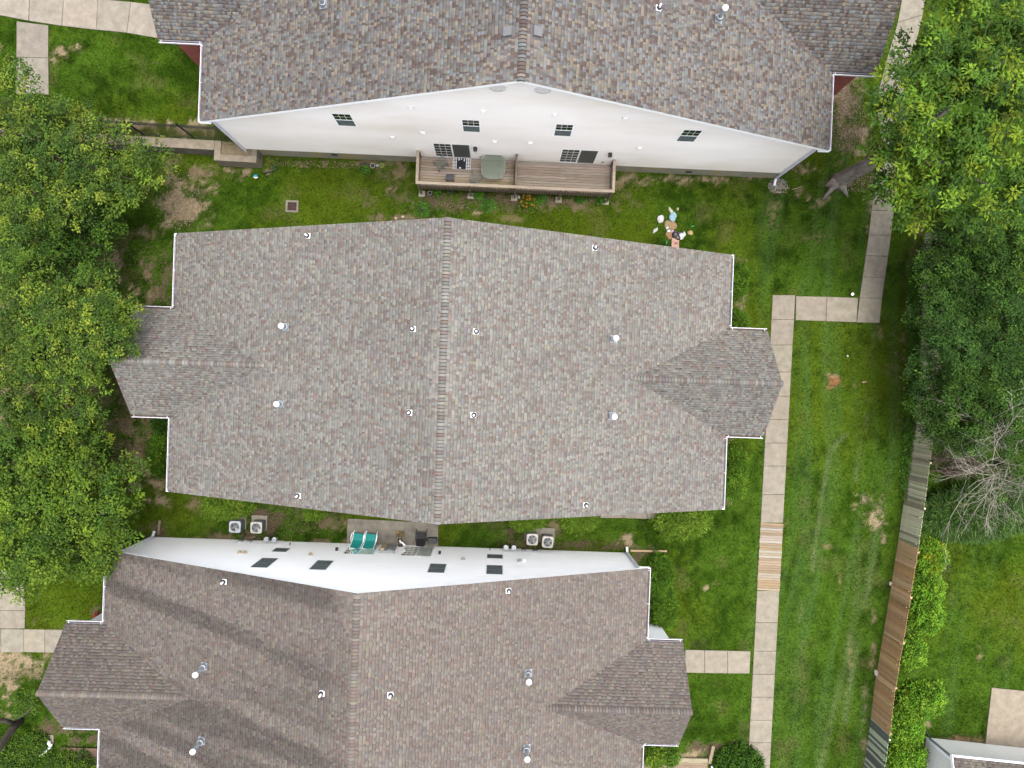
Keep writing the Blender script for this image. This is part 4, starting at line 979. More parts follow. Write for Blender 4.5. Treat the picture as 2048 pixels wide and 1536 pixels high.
# ------------------------------------------------------------------ wooden boardwalk piece in the sidewalk
a, b = at(xl(1046), 1046), at(xl(1181), 1181); c, d = at(xr(1046), 1046), at(xr(1181), 1181)
bw = thing('boardwalk', 'short wooden boardwalk set into the concrete sidewalk', 'boardwalk', ((a.x + c.x) / 2, (a.y + c.y) / 2, 0), math.atan2((b - a).y, (b - a).x) + math.pi / 2)
ln = (b - a).length; nb = 27; bwd = ln / nb
BWC = [(0.34, 0.245, 0.145), (0.31, 0.22, 0.13), (0.37, 0.285, 0.19), (0.30, 0.22, 0.145), (0.33, 0.235, 0.135)]
for k in range(nb):
    y0 = -ln + k * bwd; c_ = random.choice(BWC); kk = nb - 1 - k
    if kk in (2, 7, 11, 13): c_ = (0.40, 0.36, 0.31)
    if kk in (5, 6, 20, 21): c_ = (0.37, 0.31, 0.24)
    zz = .035 + random.uniform(-.005, .006)
    MB().box(-.62 + random.uniform(-.012, .012), .62 + random.uniform(-.012, .012), y0 + .005, y0 + bwd - .006, zz - .035, zz).build('plank', M_wood, bw, jit(c_, .09))
for x in (-.5, .5): MB().box(x - .04, x + .04, -ln, 0, -.12, -.002).build('joist', M_wood, bw, (0.2, 0.15, 0.1))
PAVED.append((np.array([tuple(at(xl(1046), 1046)[:2]), tuple(at(xr(1046), 1046)[:2]), tuple(at(xr(1181), 1181)[:2]), tuple(at(xl(1181), 1181)[:2])]), 0))

# ------------------------------------------------------------------ air conditioners by the white gable
SO = lambda u, v, z=0: hworld('S', u, HS['L'] + v, z)
def rrect(w, r, n=5):
    pts = []
    for cx, cy, a0 in ((w - r, w - r, 0), (-w + r, w - r, 90), (-w + r, -w + r, 180), (w - r, -w + r, 270)):
        for k in range(n + 1): a = math.radians(a0 + 90 * k / n); pts.append((cx + r * math.cos(a), cy + r * math.sin(a)))
    return pts
def ac(label, u, v, rz, casing, padlabel, pu, pv, blades):
    p = SO(pu, pv); pad = slab_mesh([(-.42, -.40), (.42, -.40), (.42, .40), (-.42, .40)], -.05, .07).build('concrete_pad', M_oldconc)
    pad.location = (p.x, p.y, 0); pad.rotation_euler = (0, 0, HS['th']); tag(pad, padlabel, 'pad', 'pads under the air conditioners')
    p = SO(u, v); t = thing('air_conditioner', label, 'air conditioner', (p.x, p.y, .073), HS['th'] + rz, 'air conditioners by the white gable')
    R = rrect(.305, .09); n = len(R); mb = MB()
    mb.add([(x * .97, y * .97, .0) for x, y in R] + [(x * .97, y * .97, .60) for x, y in R], [(i, (i + 1) % n, n + (i + 1) % n, n + i) for i in range(n)])
    mb.build('coil', pm('coil_dark', (0.035, 0.036, 0.038), .7, .2, 30), t)
    mb = MB()
    for z in np.linspace(.05, .57, 9): 
        for i in range(n): mb.bar((R[i][0] * .985, R[i][1] * .985, z), (R[(i + 1) % n][0] * .985, R[(i + 1) % n][1] * .985, z), .012, .012)
    mb.build('guard', pm('guard_grey', (0.12, 0.125, 0.13), .5, .1, 9), t)
    mb = MB(); ci = 36; circ = [(.235 * math.cos(2 * math.pi * k / ci), .235 * math.sin(2 * math.pi * k / ci)) for k in range(ci)]
    O_ = []
    for k in range(ci):                       # outer outline sampled at the same angles
        a = 2 * math.pi * k / ci; c, s = math.cos(a), math.sin(a); r = .305 / (abs(c) ** 7 + abs(s) ** 7) ** (1 / 7); O_.append((r * c, r * s))
    vs = [(x, y, .60) for x, y in O_] + [(x, y, .655) for x, y in O_] + [(x * .96, y * .96, .67) for x, y in O_] + [(x, y, .672) for x, y in circ] + [(x, y, .62) for x, y in circ]
    fs = []
    for l_ in range(4):
        for k in range(ci): fs.append((l_ * ci + k, l_ * ci + (k + 1) % ci, (l_ + 1) * ci + (k + 1) % ci, (l_ + 1) * ci + k))
    mb.add(vs, fs); mb.build('top_cover', casing, t)
    mb = MB(); mb.lathe([(.0, .50), (.235, .50), (.24, .62)], 24); mb.build('fan_well', pm('fan_well', (0.05, 0.055, 0.06), .6, .2, 8), t)
    fan = MB(); fan.lathe([(0, .60), (.06, .598), (.07, .57), (.07, .54)], 16); fan = fan.build('fan', M_galv, t)
    for k in range(blades):
        a = 2 * math.pi * k / blades + .4; M = Matrix.Rotation(a, 4, 'Z'); q = [M @ Vector(x) for x in ((.05, -.03, .575), (.22, -.085, .59), (.225, .07, .545), (.05, .05, .55))]
        MB().quad(*q).build('blade', pm('fan_blade', (0.30, 0.31, 0.32), .4, .1, 6, metal=.3), fan)
    mb = MB()
    for r in np.linspace(.05, .225, 7):
        for k in range(24): a, b = 2 * math.pi * k / 24, 2 * math.pi * (k + 1) / 24; mb.bar((r * math.cos(a), r * math.sin(a), .665), (r * math.cos(b), r * math.sin(b), .665), .005)
    for k in range(12): a = 2 * math.pi * k / 12; mb.bar((.04 * math.cos(a), .04 * math.sin(a), .668), (.235 * math.cos(a), .235 * math.sin(a), .668), .006)
    mb.lathe([(0, .682), (.05, .68), (.055, .66)], 16); mb.build('fan_grille', pm('grille_grey', (0.30, 0.32, 0.33), .5, .1, 9), t)
    return t
M_acg = pm('ac_bluegrey', (0.50, 0.55, 0.60), .45, .08, 5); M_acb = pm('ac_beige', (0.56, 0.54, 0.49), .45, .08, 5)
ac('blue-grey air conditioner with bare fan blades, far left by the white wall', -8.22, .58, .0, M_acg, 'concrete pad under the blue-grey air conditioner', -8.28, .72, 4)
ac('beige air conditioner beside the blue-grey one, left of the teal loungers', -7.10, .58, .02, M_acb, 'concrete pad under the beige air conditioner left of the teal loungers', -7.16, .70, 5)
ac('beige air conditioner of the right pair, nearer the patio', 7.53, .44, .0, M_acb, 'concrete pad under the left unit of the right air conditioner pair', 7.56, .62, 5)
ac('beige air conditioner of the right pair, farther from the patio', 8.36, .33, -.06, M_acb, 'concrete pad under the right unit of the right air conditioner pair', 8.36, .55, 5)

# fittings on the white gable
f = frS[1]
for u, z in ((-8.0, .42), (-7.55, .42), (7.12, .45), (7.75, .45)):
    v = wallbox(rootS, f, 'disconnect_box', u, z, .22, .30, .0, .10, M_greym)
M_line = pm('line_insulation', (0.02, 0.02, 0.022), .7, .15, 10)
for a, b in (((-8.0, .07, .28), (-7.95, .55, .5)), ((-7.5, .07, .28), (-7.2, .3, .3)), ((7.12, .07, .3), (7.3, .3, .3)), ((7.75, .07, .3), (8.15, .2, .3))):
    m_ = ((a[0] + b[0]) / 2 + .12, (a[1] + b[1]) / 2 + .05, .15)
    mb = MB(); mb.tube([f(a[0], a[1], a[2]), f(m_[0], m_[1], m_[2]), f(b[0], b[1], b[2])], .025, 7); mb.build('refrigerant_line', M_line, rootS)
def gas_meters(u0):
    mb = MB(); mb.tube([f(u0, .12, .05), f(u0, .16, .55), f(u0 + 1.0, .16, .55), f(u0 + 1.0, .12, .3)], .022, 7); g = mb.build('gas_meter', M_greym, rootS)
    for k in (0, 1):
        x = u0 + .2 + k * .42; wallbox(rootS, f, 'meter_body', x, .62, .24, .26, .14, .34, M_galv, g); wallbox(rootS, f, 'meter_dial', x, .66, .14, .1, .34, .36, M_whitep, g)
        mb = MB(); mb.tube([f(x - .06, .1, .5), f(x - .06, .1, .18)], .02, 6); mb.build('meter_pipe', M_greym, g)
gas_meters(-6.75); gas_meters(5.95)
def dryer_hood(u, z, mat):
    mb = MB(); n = 10
    vs = [f(u + .12 * math.cos(math.pi * 2 * k / n), .0, z + .12 * math.sin(math.pi * 2 * k / n)) for k in range(n)] + [f(u + .09 * math.cos(math.pi * 2 * k / n), .10, z + .09 * math.sin(math.pi * 2 * k / n)) for k in range(n)] + [f(u + .05 * math.cos(math.pi * 2 * k / n), .14, z + .05 * math.sin(math.pi * 2 * k / n)) for k in range(n)]
    mb.add(vs, [(l_ * n + k, l_ * n + (k + 1) % n, (l_ + 1) * n + (k + 1) % n, (l_ + 1) * n + k) for l_ in (0, 1) for k in range(n)] + [tuple(range(2 * n, 3 * n))], None, True); mb.build('wall_vent', mat, rootS)
for u, z, m_ in ((-7.20, 2.8, M_yellowp), (-6.93, 2.8, M_yellowp), (-3.68, 2.75, M_yellowp), (3.96, 2.65, M_beige), (6.80, 2.62, M_greym), (7.05, 2.62, M_trim)): dryer_hood(u, z, m_)
for u in (-2.62, 2.70):
    l_ = wallbox(rootS, f, 'wall_lamp', u, 1.66, .12, .16, 0, .05, M_brown); wallbox(rootS, f, 'lamp_globe', u, 1.62, .13, .13, .05, .17, M_black, l_)
for u, z in ((-5.27, .8), (5.3, .45)):
    mb = MB(); mb.tube([f(u, 0, z), f(u, .12, z), f(u, .13, z - .08)], .025, 7); mb.build('hose_tap', M_brown, rootS)
# electric panel with meters on it
pn = wallbox(rootS, f, 'electric_panel', -.05, 1.25, .78, 1.25, 0.0, .16, M_greym)
for k in range(4): wallbox(rootS, f, 'meter', -.25, .85 + .27 * k, .20, .22, .16, .25, M_yellowp, pn)
wallbox(rootS, f, 'panel_lid', .16, 1.25, .3, 1.05, .16, .18, M_galv, pn)

# ------------------------------------------------------------------ patio things
def lounger(label, u, rz):
    p = SO(u, .38); t = thing('lounge_chair', label, 'lounge chair', (p.x, p.y, .037), HS['th'] + rz, 'teal lounge chairs on the patio')
    w = .27; prof = [(.0, .36), (-.10, .345), (-.25, .33), (-.38, .36), (-.50, .56), (-.60, .82), (-.66, 1.02)]
    vs = []; 
    for y, z in prof: vs += [(-w, y, z), (w, y, z)]
    vs2 = [(a, b, c - .012) for a, b, c in vs]; n = len(vs); m = len(prof)
    mb = MB(); mb.add(vs + vs2, [(2 * i, 2 * i + 1, 2 * i + 3, 2 * i + 2) for i in range(m - 1)] + [(n + 2 * i, n + 2 * i + 2, n + 2 * i + 3, n + 2 * i + 1) for i in range(m - 1)]); mb.build('sling', M_teal, t)
    for s in (-1, 1):
        x = s * (w + .018)
        MB().tube([(x, y, z) for y, z in prof], .016, 7).build('side_rail', M_wgloss, t)
        MB().tube([(x + s * .02, -.42, .60), (x + s * .055, -.28, .60), (x + s * .06, -.08, .58), (x + s * .03, .03, .48)], .022, 7).build('armrest', M_wgloss, t)
        MB().tube([(x, .14, .0), (x, .0, .36)], .016, 7).build('leg', M_wgloss, t); MB().tube([(x, -.5, .0), (x, -.32, .33)], .016, 7).build('leg', M_wgloss, t)
    MB().tube([(-w, prof[-1][0], prof[-1][1]), (w, prof[-1][0], prof[-1][1])], .016, 7).build('crossbar', M_wgloss, t)
lounger('teal sling lounge chair with white frame, left of the pair on the patio', -1.74, -.12)
lounger('teal sling lounge chair with white frame, right of the pair on the patio', -1.08, -.10)
p = SO(1.60, .55); t = thing('reclining_chair', 'black mesh reclining chair by the right patio door', 'chair', (p.x, p.y, .037), HS['th'] + .02)
prof = [(.02, .42), (-.15, .40), (-.34, .40), (-.42, .52), (-.52, .78), (-.60, 1.0)]; w = .25
vs = []
for i, (y, z) in enumerate(prof): ww = w * (1 if i < 5 else .8); vs += [(-ww, y, z), (ww, y, z)]
n = len(vs); mb = MB(); mb.add(vs + [(a, b, c - .02) for a, b, c in vs], [(2 * i, 2 * i + 1, 2 * i + 3, 2 * i + 2) for i in range(5)] + [(n + 2 * i, n + 2 * i + 2, n + 2 * i + 3, n + 2 * i + 1) for i in range(5)])
mb.build('sling', pm('black_mesh', (0.030, 0.028, 0.032), .75, .2, 20, .2, 90), t)
for s in (-1, 1):
    x = s * .275; MB().tube([(x, .10, .42), (x, -.1, .60), (x, -.42, .62)], .022, 7).build('armrest', M_black, t)
    MB().tube([(x, .12, 0), (x, .08, .45)], .018, 6).build('leg', M_black, t); MB().tube([(x, -.5, 0), (x, -.38, .5)], .018, 6).build('leg', M_black, t)
p = SO(2.20, .10); t = thing('tool_box', 'black plastic tool box at the patio corner by the door', 'tool box', (p.x, p.y, .037), HS['th'])
mb = MB(); mb.box(-.22, .22, -.15, .15, 0, .26); mb.build('body', M_black, t)
mb = MB(); R_ = [(-.24, -.12), (-.2, -.165), (.2, -.165), (.24, -.12), (.24, .12), (.2, .165), (-.2, .165), (-.24, .12)]
mb.add([(x, y, .26) for x, y in R_] + [(x * .93, y * .9, .33) for x, y in R_], [tuple(range(8, 16))] + [(i, (i + 1) % 8, 8 + (i + 1) % 8, 8 + i) for i in range(8)]); mb.build('lid', pm('black_lid', (0.028, 0.032, 0.042), .35, .1, 6), t)
MB().box(-.04, .04, -.172, -.162, .2, .3).build('latch', M_greym, t); MB().bar((-.1, 0, .34), (.1, 0, .34), .03, .025).build('handle', M_black, t)
for s in (-1, 1): MB().tube([(s * .24, -.06, .2), (s * .29, -.04, .2), (s * .29, .04, .2), (s * .24, .06, .2)], .015, 6).build('side_handle', M_black, t)
# clutter between the doors: a folded camp chair and a doormat
p = SO(.42, .35); t = thing('doormat', 'worn brown doormat between the patio doors', 'doormat', (p.x, p.y, .037), HS['th'])
MB().box(-.24, .24, -.16, .16, 0, .014).build('mat', pm('brown_mat', (0.15, 0.11, 0.055), .95, .5, 14, .5, 70), t)
MB().box(-.23, -.08, .06, .13, .0145, .017).build('pattern', pm('mat_gold', (0.42, 0.28, 0.05), .9, .2, 20), t)
p = SO(.50, -.02); t = thing('folded_chair', 'folded grey and white camp chair leaning beside the electric panel', 'chair', (p.x, p.y, .037), HS['th'])
MB().box(-.05, .05, -.2, .2, 0, .03, M=Matrix.Translation((.12, 0, .5)) @ Matrix.Rotation(.9, 4, 'Z') @ Matrix.Rotation(-.5, 4, 'Y')).build('backrest', M_wgloss, t)
for a, b in (((-.16, .16, 0), (-.02, -.12, .8)), ((.0, .18, 0), (.14, -.1, .75)), ((-.12, -.08, 0), (.1, .12, .7)), ((.06, -.1, 0), (-.1, .1, .65))): MB().tube([a, b], .02, 6).build('leg', M_black, t)
MB().box(-.14, .1, -.06, .06, .4, .43, M=Matrix.Rotation(.5, 4, 'X')).build('seat', M_brown, t); MB().box(-.1, .12, -.1, .0, .02, .2).build('footrest', pm('grey_tan', (0.33, 0.29, 0.25), .8, .2, 8), t)

# ------------------------------------------------------------------ small things on the ground
def lump(label, cat, name, px, py, sx, sy, sz, color, seed=0, crumple=.35, rz=0, flat=.0, mat=None, group=None):
    """a crumpled bag, scrap or clod: a bent, dented closed skin"""
    bm = bmesh.new(); bmesh.ops.create_icosphere(bm, subdivisions=3, radius=1)
    r_ = random.Random(seed + int(px * 7 + py))
    dirs = [(Vector((r_.gauss(0, 1), r_.gauss(0, 1), r_.gauss(0, 1))).normalized(), r_.uniform(2, 6), r_.uniform(0, 6)) for _ in range(9)]
    for v in bm.verts:
        d = v.co.normalized(); k = sum(math.sin(d.dot(a) * f_ + ph) for a, f_, ph in dirs) / 9
        v.co = d * (1 + crumple * k * 1.8); v.co.z = max(v.co.z, -flat)
        v.co = Vector((v.co.x * sx, v.co.y * sy, (v.co.z + flat) * sz))
    me = bpy.data.meshes.new(name); bm.to_mesh(me); bm.free(); me.materials.append(mat or M_obj)
    p = at(px, py); o = bpy.data.objects.new(name, me); link(o); o.location = (p.x, p.y, .02); o.rotation_euler = (0, 0, rz); o.color = (*alb(color), 1)
    return tag(o, label, cat, group)
def carton(label, cat, name, px, py, w, d, h, color, rz, lid=None):
    p = at(px, py); t = thing(name, label, cat, (p.x, p.y, .02), rz)
    mb = MB(); mb.box(-w, w, -d, d, 0, h); mb.build('box_body', M_obj, t, color)
    for s in (-1, 1): MB().box(-w, w, -.004, .004, 0, d * .9, M=Matrix.Translation((0, s * d, h)) @ Matrix.Rotation(-s * 1.2, 4, 'X')).build('flap', M_obj, t, lid or color)
    return t
TG = 'scattered rubbish on the lawn'
lump('crumpled pale blue plastic bag at the top of the rubbish heap', 'rubbish', 'plastic_bag', 1345, 434, .19, .26, .16, (0.30, 0.48, 0.55), 1, .42, .1, .2, group=TG)
lump('cream and pale blue wrapper trailing from the blue bag', 'rubbish', 'wrapper', 1341, 421, .10, .22, .09, (0.62, 0.60, 0.44), 2, .4, .5, .2, group=TG)
lump('flattened white plastic bag left of the rubbish heap', 'rubbish', 'plastic_bag', 1321, 438.5, .16, .21, .07, (0.60, 0.58, 0.62), 3, .4, .1, .1, group=TG)
lump('torn grey-white sheet of plastic on the grass, lower left of the heap', 'rubbish', 'plastic_scrap', 1310, 461, .08, .18, .05, (0.50, 0.52, 0.50), 4, .4, -.7, .1, group=TG)
lump('white foam cup fragment above the rubbish heap', 'rubbish', 'foam_cup', 1333.5, 456.5, .08, .08, .09, (0.72, 0.74, 0.74), 5, .2, 0, .3, group=TG)
lump('round white paper plate scrap on the rubbish heap', 'rubbish', 'paper_plate', 1337.5, 462.5, .10, .09, .05, (0.74, 0.75, 0.76), 6, .2, 0, .2, group=TG)
lump('pink crumpled tissue pack on the heap', 'rubbish', 'tissue_pack', 1344, 464, .08, .10, .08, (0.62, 0.36, 0.45), 7, .4, 0, .2, group=TG)
lump('grey-green can lying on the heap', 'rubbish', 'crushed_can', 1350, 466, .07, .14, .09, (0.30, 0.31, 0.27), 8, .3, .2, .2, group=TG)
lump('burst black rubbish bag in the middle of the heap', 'rubbish', 'rubbish_bag', 1351, 474, .27, .22, .17, (0.02, 0.02, 0.026), 9, .5, .4, .2, mat=pm('bin_bag', (0.018, 0.018, 0.024), .3, .2, 10, .5, 18), group=TG)
lump('dark purple and white packet right of the black bag', 'rubbish', 'packet', 1359.5, 467, .10, .08, .08, (0.16, 0.10, 0.22), 10, .4, .3, .2, group=TG)
lump('white plastic carrier bag right of the black bag', 'rubbish', 'plastic_bag', 1361.5, 474, .14, .17, .12, (0.68, 0.70, 0.74), 11, .5, -.6, .2, group=TG)
lump('small white bag at the outer right of the heap', 'rubbish', 'plastic_bag', 1367.5, 469.5, .08, .15, .08, (0.66, 0.68, 0.68), 12, .4, -.2, .2, group=TG)
lump('rust brown food scraps left of the black bag', 'rubbish', 'food_scraps', 1339, 471, .16, .20, .07, (0.30, 0.17, 0.08), 13, .5, .2, .1, group=TG)
lump('heap of tan matted litter below the blue bag', 'rubbish', 'litter_heap', 1344, 449, .36, .22, .08, (0.31, 0.21, 0.10), 14, .4, 0, .1, group=TG)
lump('yellow crust of bread on the black bag', 'rubbish', 'bread_crust', 1351, 476.5, .08, .08, .34, (0.42, 0.33, 0.14), 15, .4, 0, .2, group=TG)
lump('green plastic bottle at the lower left of the heap', 'rubbish', 'plastic_bottle', 1332.5, 485, .055, .12, .08, (0.03, 0.28, 0.12), 16, .15, -.1, .3, group=TG)
lump('thin bright green plastic strip on the grass right of the heap', 'rubbish', 'plastic_strip', 1385.5, 452.5, .10, .028, .03, (0.04, 0.40, 0.18), 17, .2, .12, .3, group=TG)
lump('tan paper scrap on the grass right of the heap', 'rubbish', 'paper_scrap', 1380, 465, .11, .13, .04, (0.44, 0.33, 0.14), 18, .5, .4, .1, group=TG)
lump('small tan and white wrapper above the heap', 'rubbish', 'wrapper', 1355, 418.5, .06, .09, .05, (0.52, 0.45, 0.34), 19, .4, .3, .2, group=TG)
carton('pink printed cardboard carton at the bottom of the rubbish heap', 'carton', 'cardboard_carton', 1349.5, 487, .20, .14, .10, (0.52, 0.28, 0.20), -.05, (0.55, 0.36, 0.30))
lump('blue and white label sheet lying on the pink carton', 'rubbish', 'label_sheet', 1351, 487, .08, .05, .24, (0.40, 0.46, 0.62), 20, .2, 0, .1, group=TG)
# single pieces of litter on the lawns
lump('small white paper scrap on the lawn east of the middle house', 'litter', 'paper_scrap', 1695, 712, .05, .07, .03, (0.72, 0.72, 0.70), 21, .4)
lump('curled brown leaf scrap on the east lawn beside the rusty bare patch', 'litter', 'leaf_scrap', 1728, 764, .12, .05, .03, (0.45, 0.30, 0.18), 22, .5, .2)
lump('white stone lying at the foot of the brown fence, upper of two', 'stone', 'stone', 1779.5, 1166, .09, .11, .10, (0.55, 0.50, 0.42), 23, .25, 0, .4)
lump('white stone lying at the foot of the brown fence, lower of two', 'stone', 'stone', 1751, 1344, .12, .17, .12, (0.56, 0.50, 0.42), 24, .25, 0, .4)
lump('white scrap by the deck footing', 'litter', 'paper_scrap', 1038, 394, .06, .10, .05, (0.72, 0.74, 0.76), 25, .4)
for i, (px, py, lb) in enumerate(((792, 437, 'left'), (806, 434, 'right'))):
    lump('pale stone at the north edge of the middle roof, %s of two' % lb, 'stone', 'stone', px, py, .09, .08, .07, (0.50, 0.42, 0.33), 30 + i, .25, 0, .4)
# teal and yellow ball, white lamp dome
p = at(511.5, 353.5, .13); t = thing('toy_ball', 'small teal and yellow ball on the grass by the retaining wall', 'ball', (p.x, p.y, 0), .4)
mb = MB(); mb.lathe([(.13 * math.sin(a), .13 - .13 * math.cos(a)) for a in np.linspace(.02, 1.45, 7)], 18); mb.build('lower_half', pm('ball_yellow', (0.70, 0.50, 0.10), .4, .05, 5), t)
mb = MB(); mb.lathe([(.13 * math.sin(a), .13 - .13 * math.cos(a)) for a in np.linspace(1.45, 1.75, 4)], 18); mb.build('band', M_whitep, t)
mb = MB(); mb.lathe([(.13 * math.sin(a), .13 - .13 * math.cos(a)) for a in np.linspace(1.75, 3.14, 8)], 18); mb.build('upper_half', pm('ball_teal', (0.02, 0.36, 0.50), .4, .05, 5), t)
t.rotation_euler = (-.9, .2, 0); t.location.z = .13; 
for ch in t.children: ch.location.z = -.13
p = at(1706, 588, .2); t = thing('path_lamp', 'small white dome lamp on the grass at the path corner', 'lamp', (p.x, p.y, 0))
MB().lathe([(.03, 0), (.03, .14)], 10).build('stake', M_greym, t); MB().lathe([(.085, .13), (.09, .16), (.07, .20), (.03, .225), (0, .23)], 16).build('dome', M_whitep, t)
# storm drain
p = at(584.5, 413); t = thing('storm_drain', 'square iron storm drain in a concrete collar on the lawn', 'drain', (p.x, p.y, 0), HN['th'])
mb = MB(); mb.box(-.34, .34, .22, .32, -.1, .05); mb.box(-.34, .34, -.32, -.22, -.1, .05); mb.box(-.34, -.24, -.219, .219, -.1, .05); mb.box(.24, .34, -.219, .219, -.1, .05); mb.build('collar', M_oldconc, t)
MB().box(-.24, .24, -.22, .22, -.1, -.02).build('pit', pm('rust_dark', (0.055, 0.028, 0.024), .9, .3, 8), t)
for k in range(8): x = -.21 + .06 * k; MB().box(x - .016, x + .016, -.22, .22, .0, .03).build('grate_bar', pm('rust_bar', (0.085, 0.045, 0.038), .85, .3, 10), t)
for y in (-.07, .07): MB().box(-.24, .24, y - .012, y + .012, .032, .042).build('grate_bar', MATS['rust_bar'], t)
PAVED.append((np.array([(p.x - .36, p.y - .34), (p.x + .36, p.y - .34), (p.x + .36, p.y + .34), (p.x - .36, p.y + .34)]), 0))
# flower pots
def pot(label, px, py, r, h, color, soil=(0.05, 0.035, 0.03)):
    p = at(px, py, h); t = thing('flower_pot', label, 'flower pot', (p.x, p.y, 0), 0, 'flower pots by the cream house')
    MB().lathe([(0, 0), (r * .7, 0), (r * .95, h - .04), (r, h - .04), (r, h), (r * .88, h), (r * .85, h - .04)], 18).build('pot', M_obj, t, color)
    MB().lathe([(0, h - .05), (r * .86, h - .045)], 16).build('soil', M_obj, t, soil); return t
pot('brown flower pot with dead stems against the cream house foundation', 729, 328, .14, .22, (0.12, 0.06, 0.05))
pot('white-rimmed flower pot, second in the row by the foundation', 745, 331, .135, .24, (0.60, 0.58, 0.56))
pot('small pale empty flower pot between two larger pots', 754.5, 330.5, .085, .16, (0.50, 0.52, 0.54), (0.3, 0.31, 0.31))
pot('green-yellow flower pot at the right end of the row', 763.5, 330.5, .13, .2, (0.42, 0.42, 0.10), (0.10, 0.16, 0.02))
pot('white-rimmed black pot under the deck front, left', 859.5, 386, .115, .26, (0.55, 0.53, 0.50), (0.008, 0.008, 0.008))
pot('dark pot half hidden under the deck front', 899.5, 381.5, .12, .26, (0.20, 0.20, 0.20), (0.01, 0.012, 0.01))
# timbers, sticks, splash block, gravel
def stick(label, pts, r, name='stick', cat='stick', color=(0.33, 0.24, 0.16), z=.04):
    mb = MB(); q = [Vector((at(*p).x, at(*p).y, z)) for p in pts]; o0 = q[0].copy(); q = [v - o0 + Vector((0, 0, z)) for v in q]
    mb.tube(q, [r * (1 - .35 * i / max(1, len(q) - 1)) for i in range(len(q))], 6)
    o = mb.build(name, M_obj, None, color); o.location = (o0.x, o0.y, 0); return tag(o, label, cat)
def timber(label, p0, p1, w, h, color):
    a, b = at(*p0), at(*p1); t = MB().bar((0, 0, h / 2), (b.x - a.x, b.y - a.y, h / 2), w, h).build('landscape_timber', M_wood, None, color); t.location = (a.x, a.y, 0)
    return tag(t, label, 'timber')
timber('tan landscape timber at the corner of the white gable', (1260, 1100.5), (1333, 1101.5), .10, .12, (0.42, 0.30, 0.18))
timber('old grey edging timber left of the white gable', (321, 1040), (318, 1068), .12, .1, (0.30, 0.23, 0.16))
timber('grey edging timber beside the round bush', (1425, 1489), (1417, 1524), .16, .2, (0.33, 0.26, 0.17))
stick('broken branch lying below the cream house corner', [(1552, 366), (1562, 371), (1572, 377), (1578, 376)], .05, color=(0.36, 0.27, 0.19))
stick('thin stick on the gravel patch below the cream house corner', [(1545, 385), (1560, 384), (1574, 385)], .03, color=(0.36, 0.25, 0.16))
stick('bent stick between the gravel patch and the maple roots', [(1583, 379), (1594, 377), (1601, 373)], .035, color=(0.40, 0.30, 0.21))
stick('thin curved root by the foundation east of the deck', [(1428, 374), (1434, 366), (1442, 360), (1455, 358)], .025, color=(0.30, 0.21, 0.13))
def stones(label, px, py, rx, ry, n, col, name='gravel'):
    c = at(px, py); vs = []; fs = []; mb = MB()
    for _ in range(n):
        a = random.uniform(0, 6.28); q = math.sqrt(random.random()); x, y = q * rx / 37 * math.cos(a), q * ry / 37 * math.sin(a); s = random.uniform(.015, .045)
        pts = [(x + random.uniform(.6, 1) * s * math.cos(k * 1.257 + a), y + random.uniform(.6, 1) * s * math.sin(k * 1.257 + a), .01) for k in range(5)]
        mb.add(pts + [(x, y, .02 + s * .8)], [(k, (k + 1) % 5, 5) for k in range(5)], jit(col, .3))
    o = mb.build(name, pm('loose_stones', rough=.95, src='attr', var=.1, scale=20), None); o.location = (c.x, c.y, .0); o['kind'] = 'stuff'; return tag(o, label, name)
stones('pale gravel washed out below the cream house downspout', 1556, 372, 20, 15, 420, (0.50, 0.47, 0.42))
stones('wood chips strewn over the bare ground by the maple', 1692, 232, 40, 75, 1500, (0.42, 0.32, 0.22), 'wood_chips')
stones('wood chips around the maple roots', 1712, 358, 40, 26, 600, (0.42, 0.32, 0.21), 'wood_chips')
stones('small stones and litter in the bed in front of the deck', 1010, 405, 190, 22, 700, (0.26, 0.19, 0.14), 'bed_litter')
stones('fallen leaves and stones along the cream foundation', 660, 329, 110, 8, 260, (0.36, 0.29, 0.18), 'leaf_litter')
stones('fallen leaves beside the air conditioners on the left', 560, 1045, 110, 30, 420, (0.24, 0.17, 0.10), 'leaf_litter')
stones('brown leaf litter along the white gable on the right', 1150, 1092, 120, 9, 300, (0.22, 0.13, 0.08), 'leaf_litter')
stones('leaf litter on the bare ground under the left trees', 270, 880, 55, 85, 700, (0.28, 0.20, 0.12), 'leaf_litter')
stones('fallen leaves at the north west corner of the middle house', 300, 560, 55, 75, 500, (0.24, 0.17, 0.10), 'leaf_litter')
stones('pale stones on the bare patch by the left trees', 355, 400, 45, 60, 300, (0.45, 0.36, 0.25), 'gravel')
# green wire border and cable by the retaining wall corner
t = thing('garden_edging', 'low green garden edging frame by the retaining wall', 'edging', (at(540, 335).x, at(540, 335).y, 0))
o0 = at(540, 335)
for a, b in (((527, 348), (555, 341)), ((555, 341), (551, 322)), ((551, 322), (540, 318)), ((540, 330), (556, 338))):
    p, q = at(*a) - o0, at(*b) - o0; MB().tube([(p.x, p.y, .12), (q.x, q.y, .14)], .03, 6).build('edging_bar', pm('edging_green', (0.03, 0.07, 0.045), .6, .2, 8), t)
